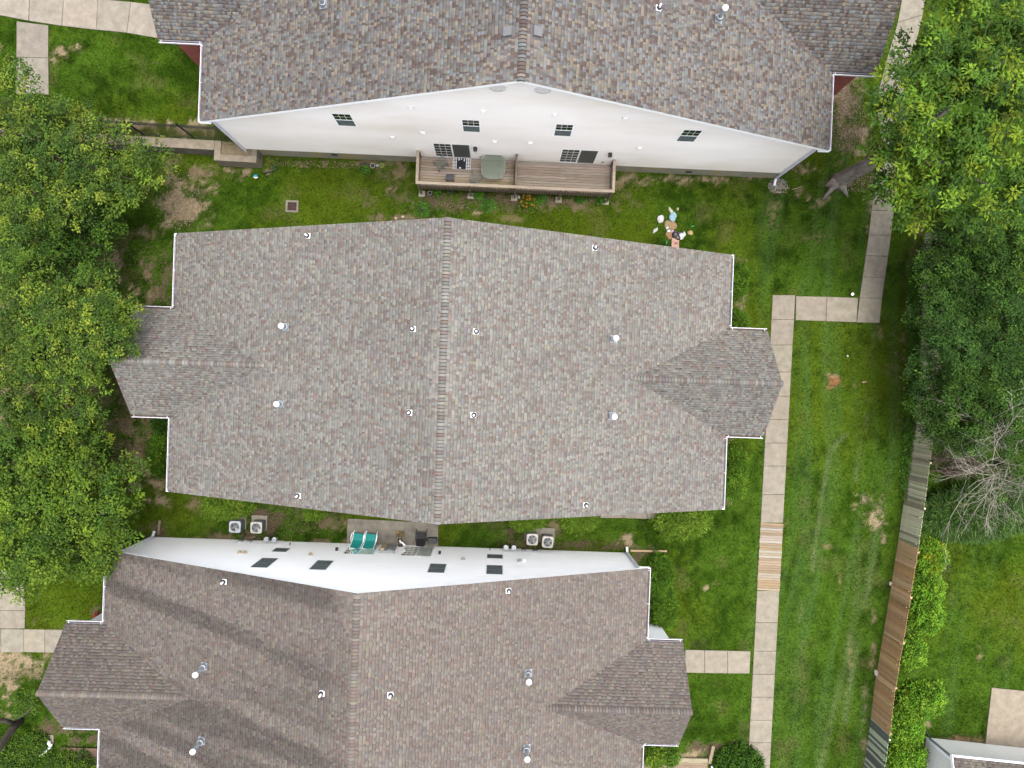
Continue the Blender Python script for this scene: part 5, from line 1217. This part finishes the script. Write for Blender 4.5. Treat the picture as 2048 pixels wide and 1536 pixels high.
# steps and pipe by the lower left porch
p = at(101, 1487, .1); t = thing('drain_pipe', 'white plastic drain pipe with elbow in the bottom left planting', 'pipe', (p.x, p.y, 0))
q = at(80, 1512) - at(101, 1487); MB().tube([(.12, -.08, .18), (.03, -.02, .2), (-.06, .06, .16), (-.04, .16, .1)], .085, 10).build('elbow', M_whitep, t)
MB().tube([(.0, -.18, .12), (q.x, q.y, .08)], .07, 10).build('pipe', M_gutter, t)
t2 = MB().box(-.13, .13, -.05, .42, 0, .06).build('frame_box', M_oldconc, t)
pl = thing('deck_step', 'brown plank landing at the left edge of the streaked roof', 'landing', (at(165, 1503).x, at(165, 1503).y, 0), HS['th'])
for k in range(7): MB().box(-1.1, 1.1, -.75 + k * .145, -.75 + k * .145 + .135, .1, .14).build('plank', M_wood, pl, jit((0.16, 0.10, 0.07), .12))
pl = thing('porch_walk', 'weathered plank landing below the right porch gable', 'landing', (at(1355, 1545).x, at(1355, 1545).y, 0), HS['th'])
for k in range(8): MB().box(-2.2, 1.6, -.55 + k * .145, -.55 + k * .145 + .135, .08, .12).build('plank', M_wood, pl, jit((0.30, 0.22, 0.15), .12))
MB().box(-2.2, 1.6, .62, .86, .0, .14).build('kerb_timber', M_wood, pl, (0.36, 0.31, 0.20))
t = thing('rain_barrel_spout', 'white downspout elbow beside the round bush', 'downspout', (at(1421, 1532).x, at(1421, 1532).y, 0))
MB().tube([(0, .12, .25), (.02, .0, .22), (.08, -.14, .1)], .06, 8).build('elbow', M_gutter, t)

# ------------------------------------------------------------------ neighbour's house in the lower right corner
c0 = at(1853, 1476); a0, a1 = at(1865, 1478.5), at(1970, 1489.5); thn = math.atan2(a1.y - a0.y, a1.x - a0.x)
nb_ = thing('neighbour_house', 'corner of a white sided house with a shingle roof in the lower right corner', 'house', (c0.x, c0.y, 0), thn)
EZ = 2.55
M_ns = pm('neighbour_siding', (0.56, 0.56, 0.53), .6, .05, 1, white=True)
for wn in ('north', 'west'):
    mb = MB(); z = 0.0
    while z < EZ - .2:
        if wn == 'north': mb.quad((0, .03, z), (9, .03, z), (9, .026, z + .1), (0, .026, z + .1)); mb.quad((0, .026, z + .1), (9, .026, z + .1), (9, -.004, z + .15), (0, -.004, z + .15)); mb.quad((0, -.004, z), (9, -.004, z), (9, .03, z), (0, .03, z))
        else: mb.quad((-.03, -7, z), (-.03, 0, z), (-.026, 0, z + .1), (-.026, -7, z + .1)); mb.quad((-.026, -7, z + .1), (-.026, 0, z + .1), (.004, 0, z + .15), (.004, -7, z + .15)); mb.quad((.004, -7, z), (.004, 0, z), (-.03, 0, z), (-.03, -7, z))
        z += .15
    mb.build('wall', M_ns, nb_)
MB().box(-.04, .09, -.09, .04, 0, EZ).build('corner_board', M_trim, nb_)
mb = MB(); mb.bar((.05, .09, .2), (.05, .09, EZ), .09, .07, (0, 1, 0)); mb.build('downspout', M_galv, nb_)
mb = MB(); mb.tube([(.05, .09, .25), (-.05, .3, .1), (-.2, .55, .05)], .05, 8); mb.build('drain_hose', M_black, nb_)
ru = .28; pitn = .4
mb = MB(); mb.add([(-.25, ru, EZ), (10, ru, EZ), (10, -4, EZ + pitn * (4 + ru)), (-.25, -4, EZ + pitn * (4 + ru)), (-.25, ru, EZ - .12), (10, ru, EZ - .12), (10, -4, EZ + pitn * (4 + ru) - .12), (-.25, -4, EZ + pitn * (4 + ru) - .12)], [(0, 1, 2, 3), (7, 6, 5, 4), (0, 4, 5, 1), (3, 7, 4, 0)])
nroof = mb.build('roof', M_deckroof, nb_)
MB().box(-.27, 10, ru + .005, ru + .11, EZ - .10, EZ + .01).build('gutter', M_gutter, nb_)
MB().bar((-.265, ru + .1, EZ - .04), (-.265, -4, EZ + pitn * (4 + ru) - .04), .025, .2).build('rake_board', M_trim, nb_)
cn = 1 / math.hypot(1, pitn); sn = pitn * cn; PAL_B = [(30, (0.26, 0.23, 0.20)), (25, (0.20, 0.17, 0.15)), (20, (0.30, 0.27, 0.22)), (15, (0.16, 0.13, 0.12))]
T = shingle_plane((10, ru, EZ), (-1, 0, 0), (0, -cn, sn), (0, sn, cn), 0, 10.24, 4.2, lambda C: np.ones(len(C), bool)); cc = pick(PAL_B, len(T['w']))
order = np.argsort(T['C'][:, 0] - T['C'][:, 1] * .8)
for i in order[:160]:
    A, B, N_ = T['A'][i], T['B'][i], T['N'][i]
    o = bpy.data.objects.new('shingle', ME_SH); link(o, nroof); o.color = (*alb(cc[i]), 1)
    o.matrix_local = Matrix(((A[0] * T['w'][i], B[0], N_[0] * T['th'][i], T['P'][i, 0]), (A[1] * T['w'][i], B[1], N_[1] * T['th'][i], T['P'][i, 1]), (A[2] * T['w'][i], B[2], N_[2] * T['th'][i], T['P'][i, 2]), (0, 0, 0, 1)))
k = order[160:]; P, A, B, N_, th = T['P'][k], T['A'][k] * T['w'][k][:, None], T['B'][k] * SHEX, T['N'][k], T['th'][k][:, None]; n = len(k); b = (np.arange(n) * 6)[:, None]
V = np.stack([P, P + A, P + N_ * th, P + A + N_ * th, P + A + B + N_ * .001, P + B + N_ * .001], 1).reshape(-1, 3)
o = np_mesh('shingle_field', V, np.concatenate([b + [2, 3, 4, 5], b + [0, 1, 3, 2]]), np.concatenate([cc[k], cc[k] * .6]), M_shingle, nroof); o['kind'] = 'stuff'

# ------------------------------------------------------------------ grass and planting
grass()
LEAFK = 0.62
def unit(v): return v / np.maximum(np.linalg.norm(v, axis=1, keepdims=True), 1e-9)
def leaves(name, parent, cent, rad, per, ln, wd, pal, mat=None, upness=.75, seed=1, flat=.6, needle=False, cvar=.38, spread=1.0):
    """leaf blades round clump centres: cent (n,3), rad (n,), per leaves each; pal (k,3) clump colours"""
    r = np.random.default_rng(seed); n = len(cent); N = n * per
    c = np.repeat(cent, per, 0); R = np.repeat(rad, per)[:, None]
    off = unit(r.normal(size=(N, 3))) * (r.random((N, 1)) ** 0.45); off[:, 2] *= flat
    p = c + off * R * spread
    d = unit(off * (1.6 if needle else 1.0) + r.normal(size=(N, 3)) * (0.35 if needle else .55)); d[:, 2] = d[:, 2] * (.7 if needle else .45) - (0 if needle else .08); d = unit(d)
    up = unit(np.stack([r.normal(size=N) * (1 - upness), r.normal(size=N) * (1 - upness), np.ones(N) * upness], 1))
    s = unit(np.cross(d, up)); l = ln * r.uniform(.65, 1.25, (N, 1)); w = wd * r.uniform(.7, 1.25, (N, 1)); nn = np.cross(s, d)
    V = np.stack([p, p + d * l * .48 + s * w * .5 + nn * w * .12, p + d * l - nn * l * .10, p + d * l * .48 - s * w * .5 + nn * w * .12], 1).reshape(-1, 3)
    F = np.arange(N * 4).reshape(N, 4)
    ci = np.repeat(r.integers(0, len(pal), n), per); col = np.array(pal)[ci] * np.repeat(r.uniform(1 - cvar, 1 + cvar, n), per)[:, None] * r.uniform(.72, 1.3, (N, 1))
    return np_mesh(name, V, F, col, mat or M_leaf, parent, k_alb=LEAFK)
def shell(lobes, per_m2, r, cr):
    """clump centres over the skins of crown lobes (x, y, z, rx, rz), denser on top, ragged"""
    C = []; Rr = []
    for (x, y, z, rx, rz) in lobes:
        n = max(6, int(per_m2 * 4 * rx * (rx + rz) * .8)); d = unit(r.normal(size=(n, 3))); d[:, 2] = np.abs(d[:, 2]) * np.where(r.random(n) < .78, 1, -.7)
        k = r.uniform(.55, 1.12, n) ** .8 + (r.random(n) < .06) * r.uniform(0, .22, n)
        q = d * np.array([rx, rx, rz]) * k[:, None]; C.append(q + np.array([x, y, z])); Rr.append(cr * r.uniform(.55, 1.35, n))
    C = np.vstack(C); Rr = np.concatenate(Rr)
    # drop clumps buried inside another lobe
    keep = np.ones(len(C), bool)
    for (x, y, z, rx, rz) in lobes:
        q = (C - np.array([x, y, z])) / np.array([rx, rx, rz]); keep &= np.linalg.norm(q, axis=1) > .55
    return C[keep], Rr[keep]
def tree(name, label, base, lobes_px, pal, ln, wd, per, dens, cr, seed, trunk_r=.2, cat='tree', group=None, mat=None, upness=.75, sub=13, subk=.40):
    """lobes_px: (px, py, z, radius) crown masses; each is broken into smaller uneven lobes"""
    r = np.random.default_rng(seed); b = at(*base)
    t = thing(name, label, cat, (b.x, b.y, 0), 0, group); big = []; lob = []
    for px, py, z, R in lobes_px:
        R = R * .84; p = at(px, py, z) - b; big.append((p.x, p.y, z, R))
        lob.append((p.x, p.y, z - R * .28, R * .66, R * .5))
        for k in range(sub):
            a = 2 * math.pi * (k + r.random()) / sub; e = r.uniform(.0, 1.4); rr = R * subk * r.uniform(.65, 1.2); q = R * r.uniform(.72, .98) * math.cos(e * .85)
            lob.append((p.x + q * math.cos(a), p.y + q * math.sin(a), z + R * (.62 * math.sin(e) - .12), rr, rr * .8))
    C, Rr = shell(lob, dens, r, cr); leaves('crown', t, C, Rr, per, ln, wd, pal, mat, upness, seed)
    mb = MB(); fz = min(z for *_, z, R in big) * .55; cx = np.mean([q[0] for q in big]); cy = np.mean([q[1] for q in big])
    fork = Vector((cx * .25, cy * .25, fz)); mb.tube([(0, 0, -.1), (cx * .05, cy * .05, fz * .35), fork], [trunk_r * 1.45, trunk_r, trunk_r * .85], 10)
    mb.build('trunk', M_bark, t)
    for x, y, z, rx, rz in lob:
        e = Vector((x, y, z)); m_ = fork.lerp(e, .5) + Vector((r.normal() * .2, r.normal() * .2, .3)); MB().tube([fork - Vector((0, 0, .2)), m_, e], [trunk_r * .5, trunk_r * .28, .02], 6).build('limb', M_bark, t)
    return t
YG = [(0.110, 0.172, 0.017), (0.082, 0.146, 0.015), (0.165, 0.215, 0.022), (0.058, 0.110, 0.016), (0.034, 0.074, 0.012), (0.045, 0.092, 0.014)]
DG = [(0.028, 0.072, 0.008), (0.040, 0.096, 0.010), (0.062, 0.130, 0.014), (0.022, 0.054, 0.006)]
MG = [(0.050, 0.105, 0.010), (0.075, 0.140, 0.012), (0.105, 0.170, 0.012), (0.036, 0.076, 0.009)]
BY = [(0.24, 0.25, 0.008), (0.17, 0.21, 0.010)]
LG = 'trees along the left edge'
tree('broadleaf_tree', 'yellow-green tree at the upper left, over the end of the iron fence', (150, 330), [(60, 250, 5.5, 2.9), (195, 330, 5.2, 3.0), (60, 400, 5.6, 2.8)], YG, .13, .07, 30, 5.4, .30, 11, .22, group=LG)
tree('broadleaf_tree', 'dark green small tree below the yellow-green upper left tree', (150, 500), [(190, 440, 3.6, 1.9), (70, 500, 4.0, 2.6), (165, 540, 3.2, 1.9)], DG + MG[:2], .13, .075, 29, 5.2, .30, 12, .16, group=LG)
tree('broadleaf_tree', 'broad yellow-green tree overhanging the left porch gable of the middle house', (120, 700), [(70, 640, 5.8, 3.2), (175, 650, 6.0, 2.6), (95, 770, 5.4, 2.8), (215, 662, 6.6, 1.7), (150, 740, 5.8, 1.7)], YG + MG[:2], .125, .068, 30, 5.4, .30, 13, .24, group=LG)
tree('broadleaf_tree', 'dark green tree with bright yellow sprays on the left edge', (110, 870), [(60, 880, 4.4, 2.8), (140, 885, 4.0, 2.1), (30, 960, 4.6, 2.4)], DG + MG + MG[:3] + MG[:2] + BY[1:], .135, .08, 29, 5.2, .30, 14, .2, group=LG)
tree('broadleaf_tree', 'leafy green tree over the path at the lower left', (110, 1010), [(200, 1010, 4.8, 2.7), (80, 1050, 5.2, 3.0), (120, 960, 5.0, 2.2), (190, 1110, 4.4, 1.4), (40, 1120, 4.6, 1.8)], MG + MG + YG[:1] + MG[1:3], .145, .085, 28, 5.2, .30, 15, .22, group=LG)
# the maple in the upper right corner
MAP = [(0.060, 0.132, 0.010), (0.085, 0.168, 0.012), (0.118, 0.200, 0.014), (0.042, 0.098, 0.010), (0.140, 0.200, 0.010), (0.032, 0.076, 0.010), (0.052, 0.122, 0.010)]
b = at(1674, 363); R_ = np.random.default_rng(5)
mp = thing('maple_tree', 'tall bright green maple with a leaning grey trunk in the upper right corner', 'tree', (b.x, b.y, 0))
lob = []
for px, py, z, R in ((1905, 215, 10.0, 3.0), (2010, 120, 10.0, 2.6), (1925, 55, 9.5, 1.9), (1860, 330, 9.0, 2.3), (1975, 370, 9.0, 2.4), (2050, 260, 9.6, 2.6), (1812, 225, 8.2, 1.2), (1820, 370, 7.4, 1.3), (1862, 140, 8.6, 1.3), (1990, 30, 9.4, 1.8)):
    p = at(px, py, z) - b; lob.append((p.x, p.y, z, R * .82, R * .62))
    for k in range(7):
        a = 2 * math.pi * (k + R_.random()) / 7; rr = R * R_.uniform(.25, .45); q = R * R_.uniform(.6, .9); lob.append((p.x + q * math.cos(a), p.y + q * math.sin(a), z + R_.uniform(-.5, .35) * R, rr, rr * .6))
C, Rr = shell(lob, 2.9, R_, .36); leaves('crown', mp, C, Rr, 34, .22, .08, MAP, None, .8, 5, .45)
e1 = at(1756, 318, 4.0) - b; e2 = at(1800, 290, 6.0) - b
mb = MB(); mb.tube([(0, 0, -.1), (.1, .05, .35), (e1.x * .5, e1.y * .5, 2.0), (e1.x, e1.y, 4.0), (e2.x, e2.y, 6.0)], [.50, .40, .36, .33, .24], 12)
mb.build('trunk', pm('maple_bark', (0.36, 0.315, 0.265), .95, .5, 6, 1.0, 16, stretch=(1, 1, .3)), mp)
for dx, dy, ln in ((-.6, -.75, .7), (.55, -.75, .5), (-.9, -.35, .1)):
    MB().tube([(dx * .2, dy * .2, .35), (dx * .55, dy * .55, .12), (dx * (.6 + ln), dy * (.6 + ln), -.03)], [.27, .16, .05], 8).build('root', MATS['maple_bark'], mp)
for x, y, z, rx, rz in lob[::8]: MB().tube([(e2.x, e2.y, 5.6), (e2.x * .5 + x * .5, e2.y * .5 + y * .5, (5.6 + z) / 2 + .4), (x, y, z)], [.16, .1, .03], 7).build('limb', MATS['maple_bark'], mp)
lump('yellow mushroom-like bracket on the maple roots', 'fungus', 'bracket_fungus', 1669, 357, .16, .10, .10, (0.55, 0.42, 0.20), 55, .35, .3, .2)
# evergreens behind the pale fence
EG = 'dark trees behind the fence'
tree('evergreen_tree', 'dense dark green tree behind the fence, below the maple', (1930, 520), [(1925, 500, 4.2, 2.4), (1995, 470, 4.6, 2.6), (2060, 560, 5.0, 2.8), (1895, 580, 3.6, 2.0), (1880, 520, 3.2, 1.6)], DG, .13, .06, 32, 5.8, .30, 21, .2, group=EG)
tree('evergreen_tree', 'dense dark green tree behind the fence, in the middle of the right edge', (1950, 690), [(1945, 660, 4.6, 2.8), (1893, 715, 3.6, 2.2), (1890, 650, 3.4, 2.0), (2030, 700, 5.0, 3.0)], [(0.026, 0.072, 0.010), (0.038, 0.096, 0.013), (0.060, 0.128, 0.018), (0.020, 0.052, 0.007)], .12, .055, 32, 5.8, .30, 22, .2, group=EG)
tree('evergreen_tree', 'dense dark green tree behind the dead bare branches on the right edge', (1960, 840), [(1940, 810, 4.4, 2.5), (2025, 830, 4.8, 2.7), (1885, 800, 3.2, 1.8), (1900, 855, 3.4, 1.7), (2060, 930, 4.2, 2.2)], DG, .12, .055, 32, 5.8, .30, 23, .2, group=EG)

def bush(name, label, px, py, rx, ry, h, pal, ln, wd, n, per, seed, cat='shrub', group=None, needle=True, mat=None, cr=.16, rz=0, up=.55, ragged=.22):
    b = at(px, py); t = thing(name, label, cat, (b.x, b.y, 0), rz, group); r = np.random.default_rng(seed)
    d = unit(r.normal(size=(n, 3))); d[:, 2] = np.abs(d[:, 2]); k = r.uniform(.62, 1.0, n) + (fbm(d[:, 0] * 3 + 5, d[:, 1] * 3 + seed, seed, 3) - .5) * 2 * ragged
    C = d * np.array([rx, ry, h]) * k[:, None]; leaves('foliage', t, C, np.full(n, cr) * r.uniform(.7, 1.3, n), per, ln, wd, pal, mat or (M_needle if needle else M_leaf), up, seed, .8, needle)
    for k in range(5):
        a = k * 1.257 + seed; MB().tube([(0, 0, -.05), (rx * .25 * math.cos(a), ry * .25 * math.sin(a), h * .3), (rx * .6 * math.cos(a), ry * .6 * math.sin(a), h * .6)], [.035, .025, .008], 5).build('stem', M_bark, t)
    return t
YEW = [(0.160, 0.270, 0.026), (0.120, 0.220, 0.020), (0.085, 0.165, 0.016), (0.190, 0.290, 0.034)]
HEDGE = [(0.065, 0.150, 0.012), (0.085, 0.180, 0.015), (0.110, 0.205, 0.018), (0.045, 0.105, 0.010)]
YGp = 'spreading shrubs round the middle house'
bush('spreading_shrub', 'feathery light green shrub under the lower left edge of the middle roof', 455, 1006, 1.35, .85, .9, YEW, .20, .030, 420, 22, 31, group=YGp)
bush('spreading_shrub', 'feathery light green shrub under the lower roof edge, above the right air conditioners', 1053, 1036, 1.0, .55, .8, YEW, .20, .030, 300, 22, 32, group=YGp)
bush('spreading_shrub', 'feathery light green shrub between the air conditioners and the right roof corner', 1153, 1034, 1.05, .75, .85, YEW, .20, .030, 320, 22, 33, group=YGp)
bush('spreading_shrub', 'large feathery light green shrub at the lower right corner of the middle roof', 1362, 1040, 1.5, 1.0, 1.0, YEW, .21, .030, 560, 22, 34, group=YGp)
bush('spreading_shrub', 'small green shrub under the lower roof edge, left of the patio', 632, 1022, .6, .4, .6, YEW, .18, .028, 150, 20, 45, group=YGp)
bush('clipped_hedge', 'clipped green hedge along the right wall of the middle house', 1462, 940, .80, 1.50, 1.1, HEDGE + YEW[:1], .12, .035, 620, 22, 35)
bush('clipped_hedge', 'narrow hedge at the left wall of the middle house', 322, 910, .45, 1.15, .9, HEDGE, .12, .035, 300, 22, 36)
bush('evergreen_shrub', 'dark shrub under the upper right gutter of the middle house', 1468, 562, .62, .95, 1.0, HEDGE, .13, .035, 340, 22, 37)
bush('evergreen_shrub', 'small dark shrub in the corner of the right porch gutter', 1472, 640, .52, .5, .8, HEDGE, .13, .035, 200, 22, 38)
bush('evergreen_shrub', 'dark shrub in the corner of the lower left porch gutter of the middle house', 325, 848, .45, .4, .7, DG, .13, .05, 150, 20, 46)
bush('juniper_shrub', 'tall spreading green shrub along the right wall of the white house, upper', 1312, 1145, .85, 1.1, 1.5, HEDGE + YEW[2:3], .17, .032, 620, 22, 39)
bush('juniper_shrub', 'tall spreading green shrub along the right wall of the white house, lower', 1316, 1210, .85, 1.25, 1.5, HEDGE + YEW[2:3], .17, .032, 620, 22, 40)
bush('round_bush', 'round clipped dark green bush beside the sidewalk at the bottom edge', 1474, 1528, 1.35, 1.2, 1.25, [(0.045, 0.115, 0.010), (0.060, 0.135, 0.012), (0.034, 0.085, 0.010)], .13, .06, 700, 24, 41, needle=False, ragged=.06, cr=.15)
bush('small_shrub', 'thin yellow-green shrub in the corner below the right porch gutter', 1308, 1508, .7, .6, .8, YEW, .16, .035, 150, 18, 42)
bush('small_shrub', 'small green plant in the bed below the right porch', 1342, 1514, .45, .4, .45, HEDGE, .13, .05, 90, 18, 43, needle=False)
bush('round_bush', 'dark green bush beside the downspout left of the white gable', 276, 1098, .8, .6, .8, DG, .13, .06, 260, 20, 44, needle=False)
# shrubs on the neighbour's side of the fence
BR = [(0.105, 0.245, 0.014), (0.135, 0.285, 0.018), (0.080, 0.195, 0.012), (0.175, 0.300, 0.022)]
FG = 'bright shrubs along the far side of the fence'
for i, (px, py, rx, ry, h, lb) in enumerate(((1858, 1112, .9, .9, .9, 'yellowish leafy shrub at the far side of the fence, uppermost of the row'), (1846, 1172, .95, .9, 1.2, 'bright green shrub behind the brown fence, second from the top'), (1842, 1225, .95, 1.0, 1.2, 'bright green shrub behind the brown fence, third from the top'),
        (1818, 1300, .7, .85, 1.0, 'small bright green shrub behind the brown fence, fourth from the top'), (1838, 1392, 1.25, .95, 1.3, 'wide bright green shrub behind the brown fence near the neighbour slab'), (1806, 1440, .95, 1.0, 1.2, 'bright green shrub behind the end of the brown fence'), (1806, 1498, 1.05, 1.1, 1.3, 'bright green shrub between the mossy fence and the neighbour house'))):
    bush('leafy_shrub', lb, px, py, rx, ry, h, BR if i else BR + BY[:1], .13, .06, int(330 * rx * ry) + 60, 24, 60 + i, group=FG, needle=False, cr=.17)
# tall grass clump under the dead branches
t = thing('tall_grass', 'tall blue-green grass clump under the bare branches at the right edge', 'tall grass', tuple(at(1945, 1020)))
r = np.random.default_rng(71); C = []
for _ in range(900): a = r.uniform(0, 6.28); q = math.sqrt(r.random()); C.append((q * 3.0 * math.cos(a), q * 1.25 * math.sin(a) + .15 * q * math.cos(a), .55 + .7 * (1 - q * q)))
leaves('blades', t, np.array(C), np.full(len(C), .28), 26, .42, .045, [(0.050, 0.115, 0.022), (0.070, 0.145, 0.028), (0.036, 0.085, 0.016), (0.095, 0.165, 0.035)], M_leaf, .6, 72, .6, True)
# dead tree
dt = thing('dead_tree', 'bare dead tree with pale tangled branches at the right edge', 'tree', tuple(at(1998, 925)))
b0 = at(1998, 925); rr = random.Random(4)
trunk_top = at(2030, 948, 4.6) - b0
MB().tube([(0, 0, -.1), (trunk_top.x * .5, trunk_top.y * .5, 2.3), trunk_top], [.16, .13, .10], 9).build('trunk', M_deadwood, dt)
def twig(mb, p, d, ln, r_, depth):
    pts = [p.copy()]; q = p.copy(); n_ = 5
    for k in range(n_):
        d = (d + Vector((rr.gauss(0, .16), rr.gauss(0, .16), rr.gauss(0, .10)))).normalized(); q = q + d * ln / n_; pts.append(q.copy())
    mb.tube(pts, [r_ * (1 - .65 * k / n_) for k in range(n_ + 1)], 5, None, False)
    if depth:
        for k in range(rr.randint(3, 5)):
            i = rr.randint(1, n_); nd = (d + Vector((rr.gauss(0, .75), rr.gauss(0, .75), rr.gauss(0, .25)))).normalized(); twig(mb, pts[i], nd, ln * rr.uniform(.4, .7), r_ * .55, depth - 1)
for px, py, z in ((1885, 850, 5.6), (1965, 838, 6.4), (1935, 848, 6.2), (2025, 880, 6.5), (1880, 975, 5.0), (1920, 1010, 4.8), (1955, 1040, 4.6), (1990, 1050, 4.6), (2040, 1010, 5.4), (1900, 930, 5.8), (1925, 932, 5.6), (2060, 890, 6), (1995, 1015, 5.0)):
    e = at(px, py, z) - b0; st = trunk_top * rr.uniform(.72, 1.0); d = (e - st); mb = MB(); twig(mb, st, d.normalized(), d.length * .8, .022, 3); mb.build('branch', M_deadwood, dt)
# brushwood heap beside the fence
t = thing('brush_heap', 'heap of dead brown brushwood behind the pale fence', 'brushwood', tuple(at(1890, 925)))
for k in range(60):
    mb = MB(); a = rr.uniform(-.5, .5); p = Vector((rr.uniform(-1.0, 1.2), rr.uniform(-.5, .5), rr.uniform(.1, .5))); twig(mb, p, Vector((math.cos(a), math.sin(a) - .2, .05)), rr.uniform(.6, 1.3), .018, 1); mb.build('stick', pm('brush_brown', (0.22, 0.16, 0.125), .95, .3, 8), t)
# plants by the deck and beds
def plant(label, px, py, r_, h, pal, ln, wd, n, per, seed, name='leafy_plant', cat='plant', group='plants in the beds by the deck'): return bush(name, label, px, py, r_, r_, h, pal, ln, wd, n, per, seed, cat, group, False, None, .10, 0, .75)
FR = [(0.055, 0.16, 0.014), (0.07, 0.18, 0.016), (0.040, 0.11, 0.012)]
plant('bright green leafy plant under the deck, right of the white-rimmed pot', 876, 383, .20, .35, FR, .14, .09, 22, 10, 81)
plant('bright green leafy plant at the second deck footing', 958, 389, .25, .4, FR, .14, .09, 28, 10, 82)
plant('low leafy weed patch on the lawn left of the deck bed', 846, 420, .45, .10, FR, .09, .05, 36, 12, 83)
plant('low leafy weeds in the bed in front of the deck', 975, 412, .35, .18, FR, .10, .06, 40, 12, 84)
plant('green plant beside the yellow flowers', 1080, 398, .28, .32, FR, .12, .06, 34, 10, 85)
plant('green plant in front of the right half of the deck', 1160, 399, .24, .26, FR, .12, .06, 28, 10, 86)
plant('small green plant at the right end of the deck bed', 1200, 400, .22, .28, FR, .12, .07, 24, 10, 87)
plant('green plant spilling from the brown flower pot', 731, 338, .20, .3, FR, .12, .08, 22, 10, 88)
plant('yellow-green flowering weeds by the garden edging', 545, 327, .35, .2, [(0.17, 0.18, 0.03), (0.08, 0.14, 0.02)], .08, .05, 40, 12, 89)
fl = thing('daylily_clump', 'clump of orange-yellow flowers in front of the deck', 'flowers', tuple(at(1057, 405)))
C = np.array([(rr.uniform(-.35, .35), rr.uniform(-.3, .3), rr.uniform(.1, .25)) for _ in range(40)]); leaves('leaf_tuft', fl, C, np.full(40, .1), 10, .22, .025, HEDGE, None, .5, 90, .6, True)
for k in range(17):
    x, y = rr.uniform(-.42, .38), rr.uniform(-.34, .34); h = rr.uniform(.38, .55); mb = MB()
    for j in range(6): a = j * 1.047 + k; mb.add([(x, y, h - .03), (x + .035 * math.cos(a - .4), y + .035 * math.sin(a - .4), h), (x + .075 * math.cos(a), y + .075 * math.sin(a), h + .005), (x + .035 * math.cos(a + .4), y + .035 * math.sin(a + .4), h)], [(0, 1, 2, 3)])
    mb.build('flower', pm('petal', (0.75, 0.33, 0.02), .6, .15, 20, trans=.2), fl)
    MB().tube([(x, y, 0), (x, y, h - .03)], .006, 4).build('stem', M_bark, fl)
plant('red flowering plant by the corner of the left porch gutter', 196, 1231, .16, .25, [(0.32, 0.03, 0.04), (0.05, 0.1, 0.02)], .07, .05, 24, 10, 91, group=None)
# planting in the bottom left corner
tr = thing('leaning_tree', 'leaning forked grey tree trunk in the lower left corner', 'tree', tuple(at(40, 1440)))
b0 = at(40, 1440)
def lt(px, py, z): return at(px, py, z) - b0
MB().tube([lt(40, 1440, 0), lt(22, 1462, .9), lt(2, 1490, 2.0), lt(-20, 1530, 3.4)], [.22, .19, .17, .14], 9).build('trunk', M_bark, tr)
MB().tube([lt(30, 1448, .4), lt(5, 1440, 1.4), lt(-35, 1450, 2.6)], [.13, .12, .1], 8).build('limb', M_bark, tr); MB().tube([lt(34, 1436, .5), lt(52, 1426, .9), lt(66, 1412, 1.3)], [.08, .06, .03], 7).build('limb', M_bark, tr)
C = np.array([tuple(lt(rr.uniform(28, 78), rr.uniform(1385, 1430), rr.uniform(1, 2))) for _ in range(46)]); leaves('crown', tr, C, np.full(46, .2), 16, .11, .07, MG, None, .75, 92)
ivy = [(30, 1510, 1.5, 1.0, .5, 'low leafy ground shrub at the bottom left corner'), (150, 1522, 1.4, .75, .9, 'dark leafy shrub at the bottom edge left of the streaked roof'), (70, 1490, 1.0, .7, .35, 'low leafy shrub around the white drain pipe')]
for i, (px, py, rx, ry, h, lb) in enumerate(ivy): bush('ground_shrub', lb, px, py, rx, ry, h, MG + DG[:2], .10, .06, 300, 18, 95 + i, needle=False, group='low shrubs in the bottom left corner')
# weeds along the fence foot
for i, (py0, py1, lb) in enumerate(((520, 660, 'upper'), (660, 830, 'middle'), (830, 1000, 'lower'))):
    C = []; c0 = at(1822 - (py0 - 520) * .03, (py0 + py1) / 2)
    for _ in range(170):
        py = rr.uniform(py0, py1); px = 1818 - (py - 520) * .035 + abs(rr.gauss(0, 14)); q = at(px, py) - c0; C.append((q.x, q.y, rr.uniform(.05, .3)))
    t = thing('weed_strip', '%s stretch of leafy weeds along the foot of the pale fence' % lb, 'weeds', tuple(c0)); o = leaves('weeds', t, np.array(C), np.full(len(C), .16), 14, .10, .06, [(0.06, 0.16, 0.012), (0.08, 0.18, 0.02), (0.05, 0.11, 0.012)], None, .75, 100 + i)
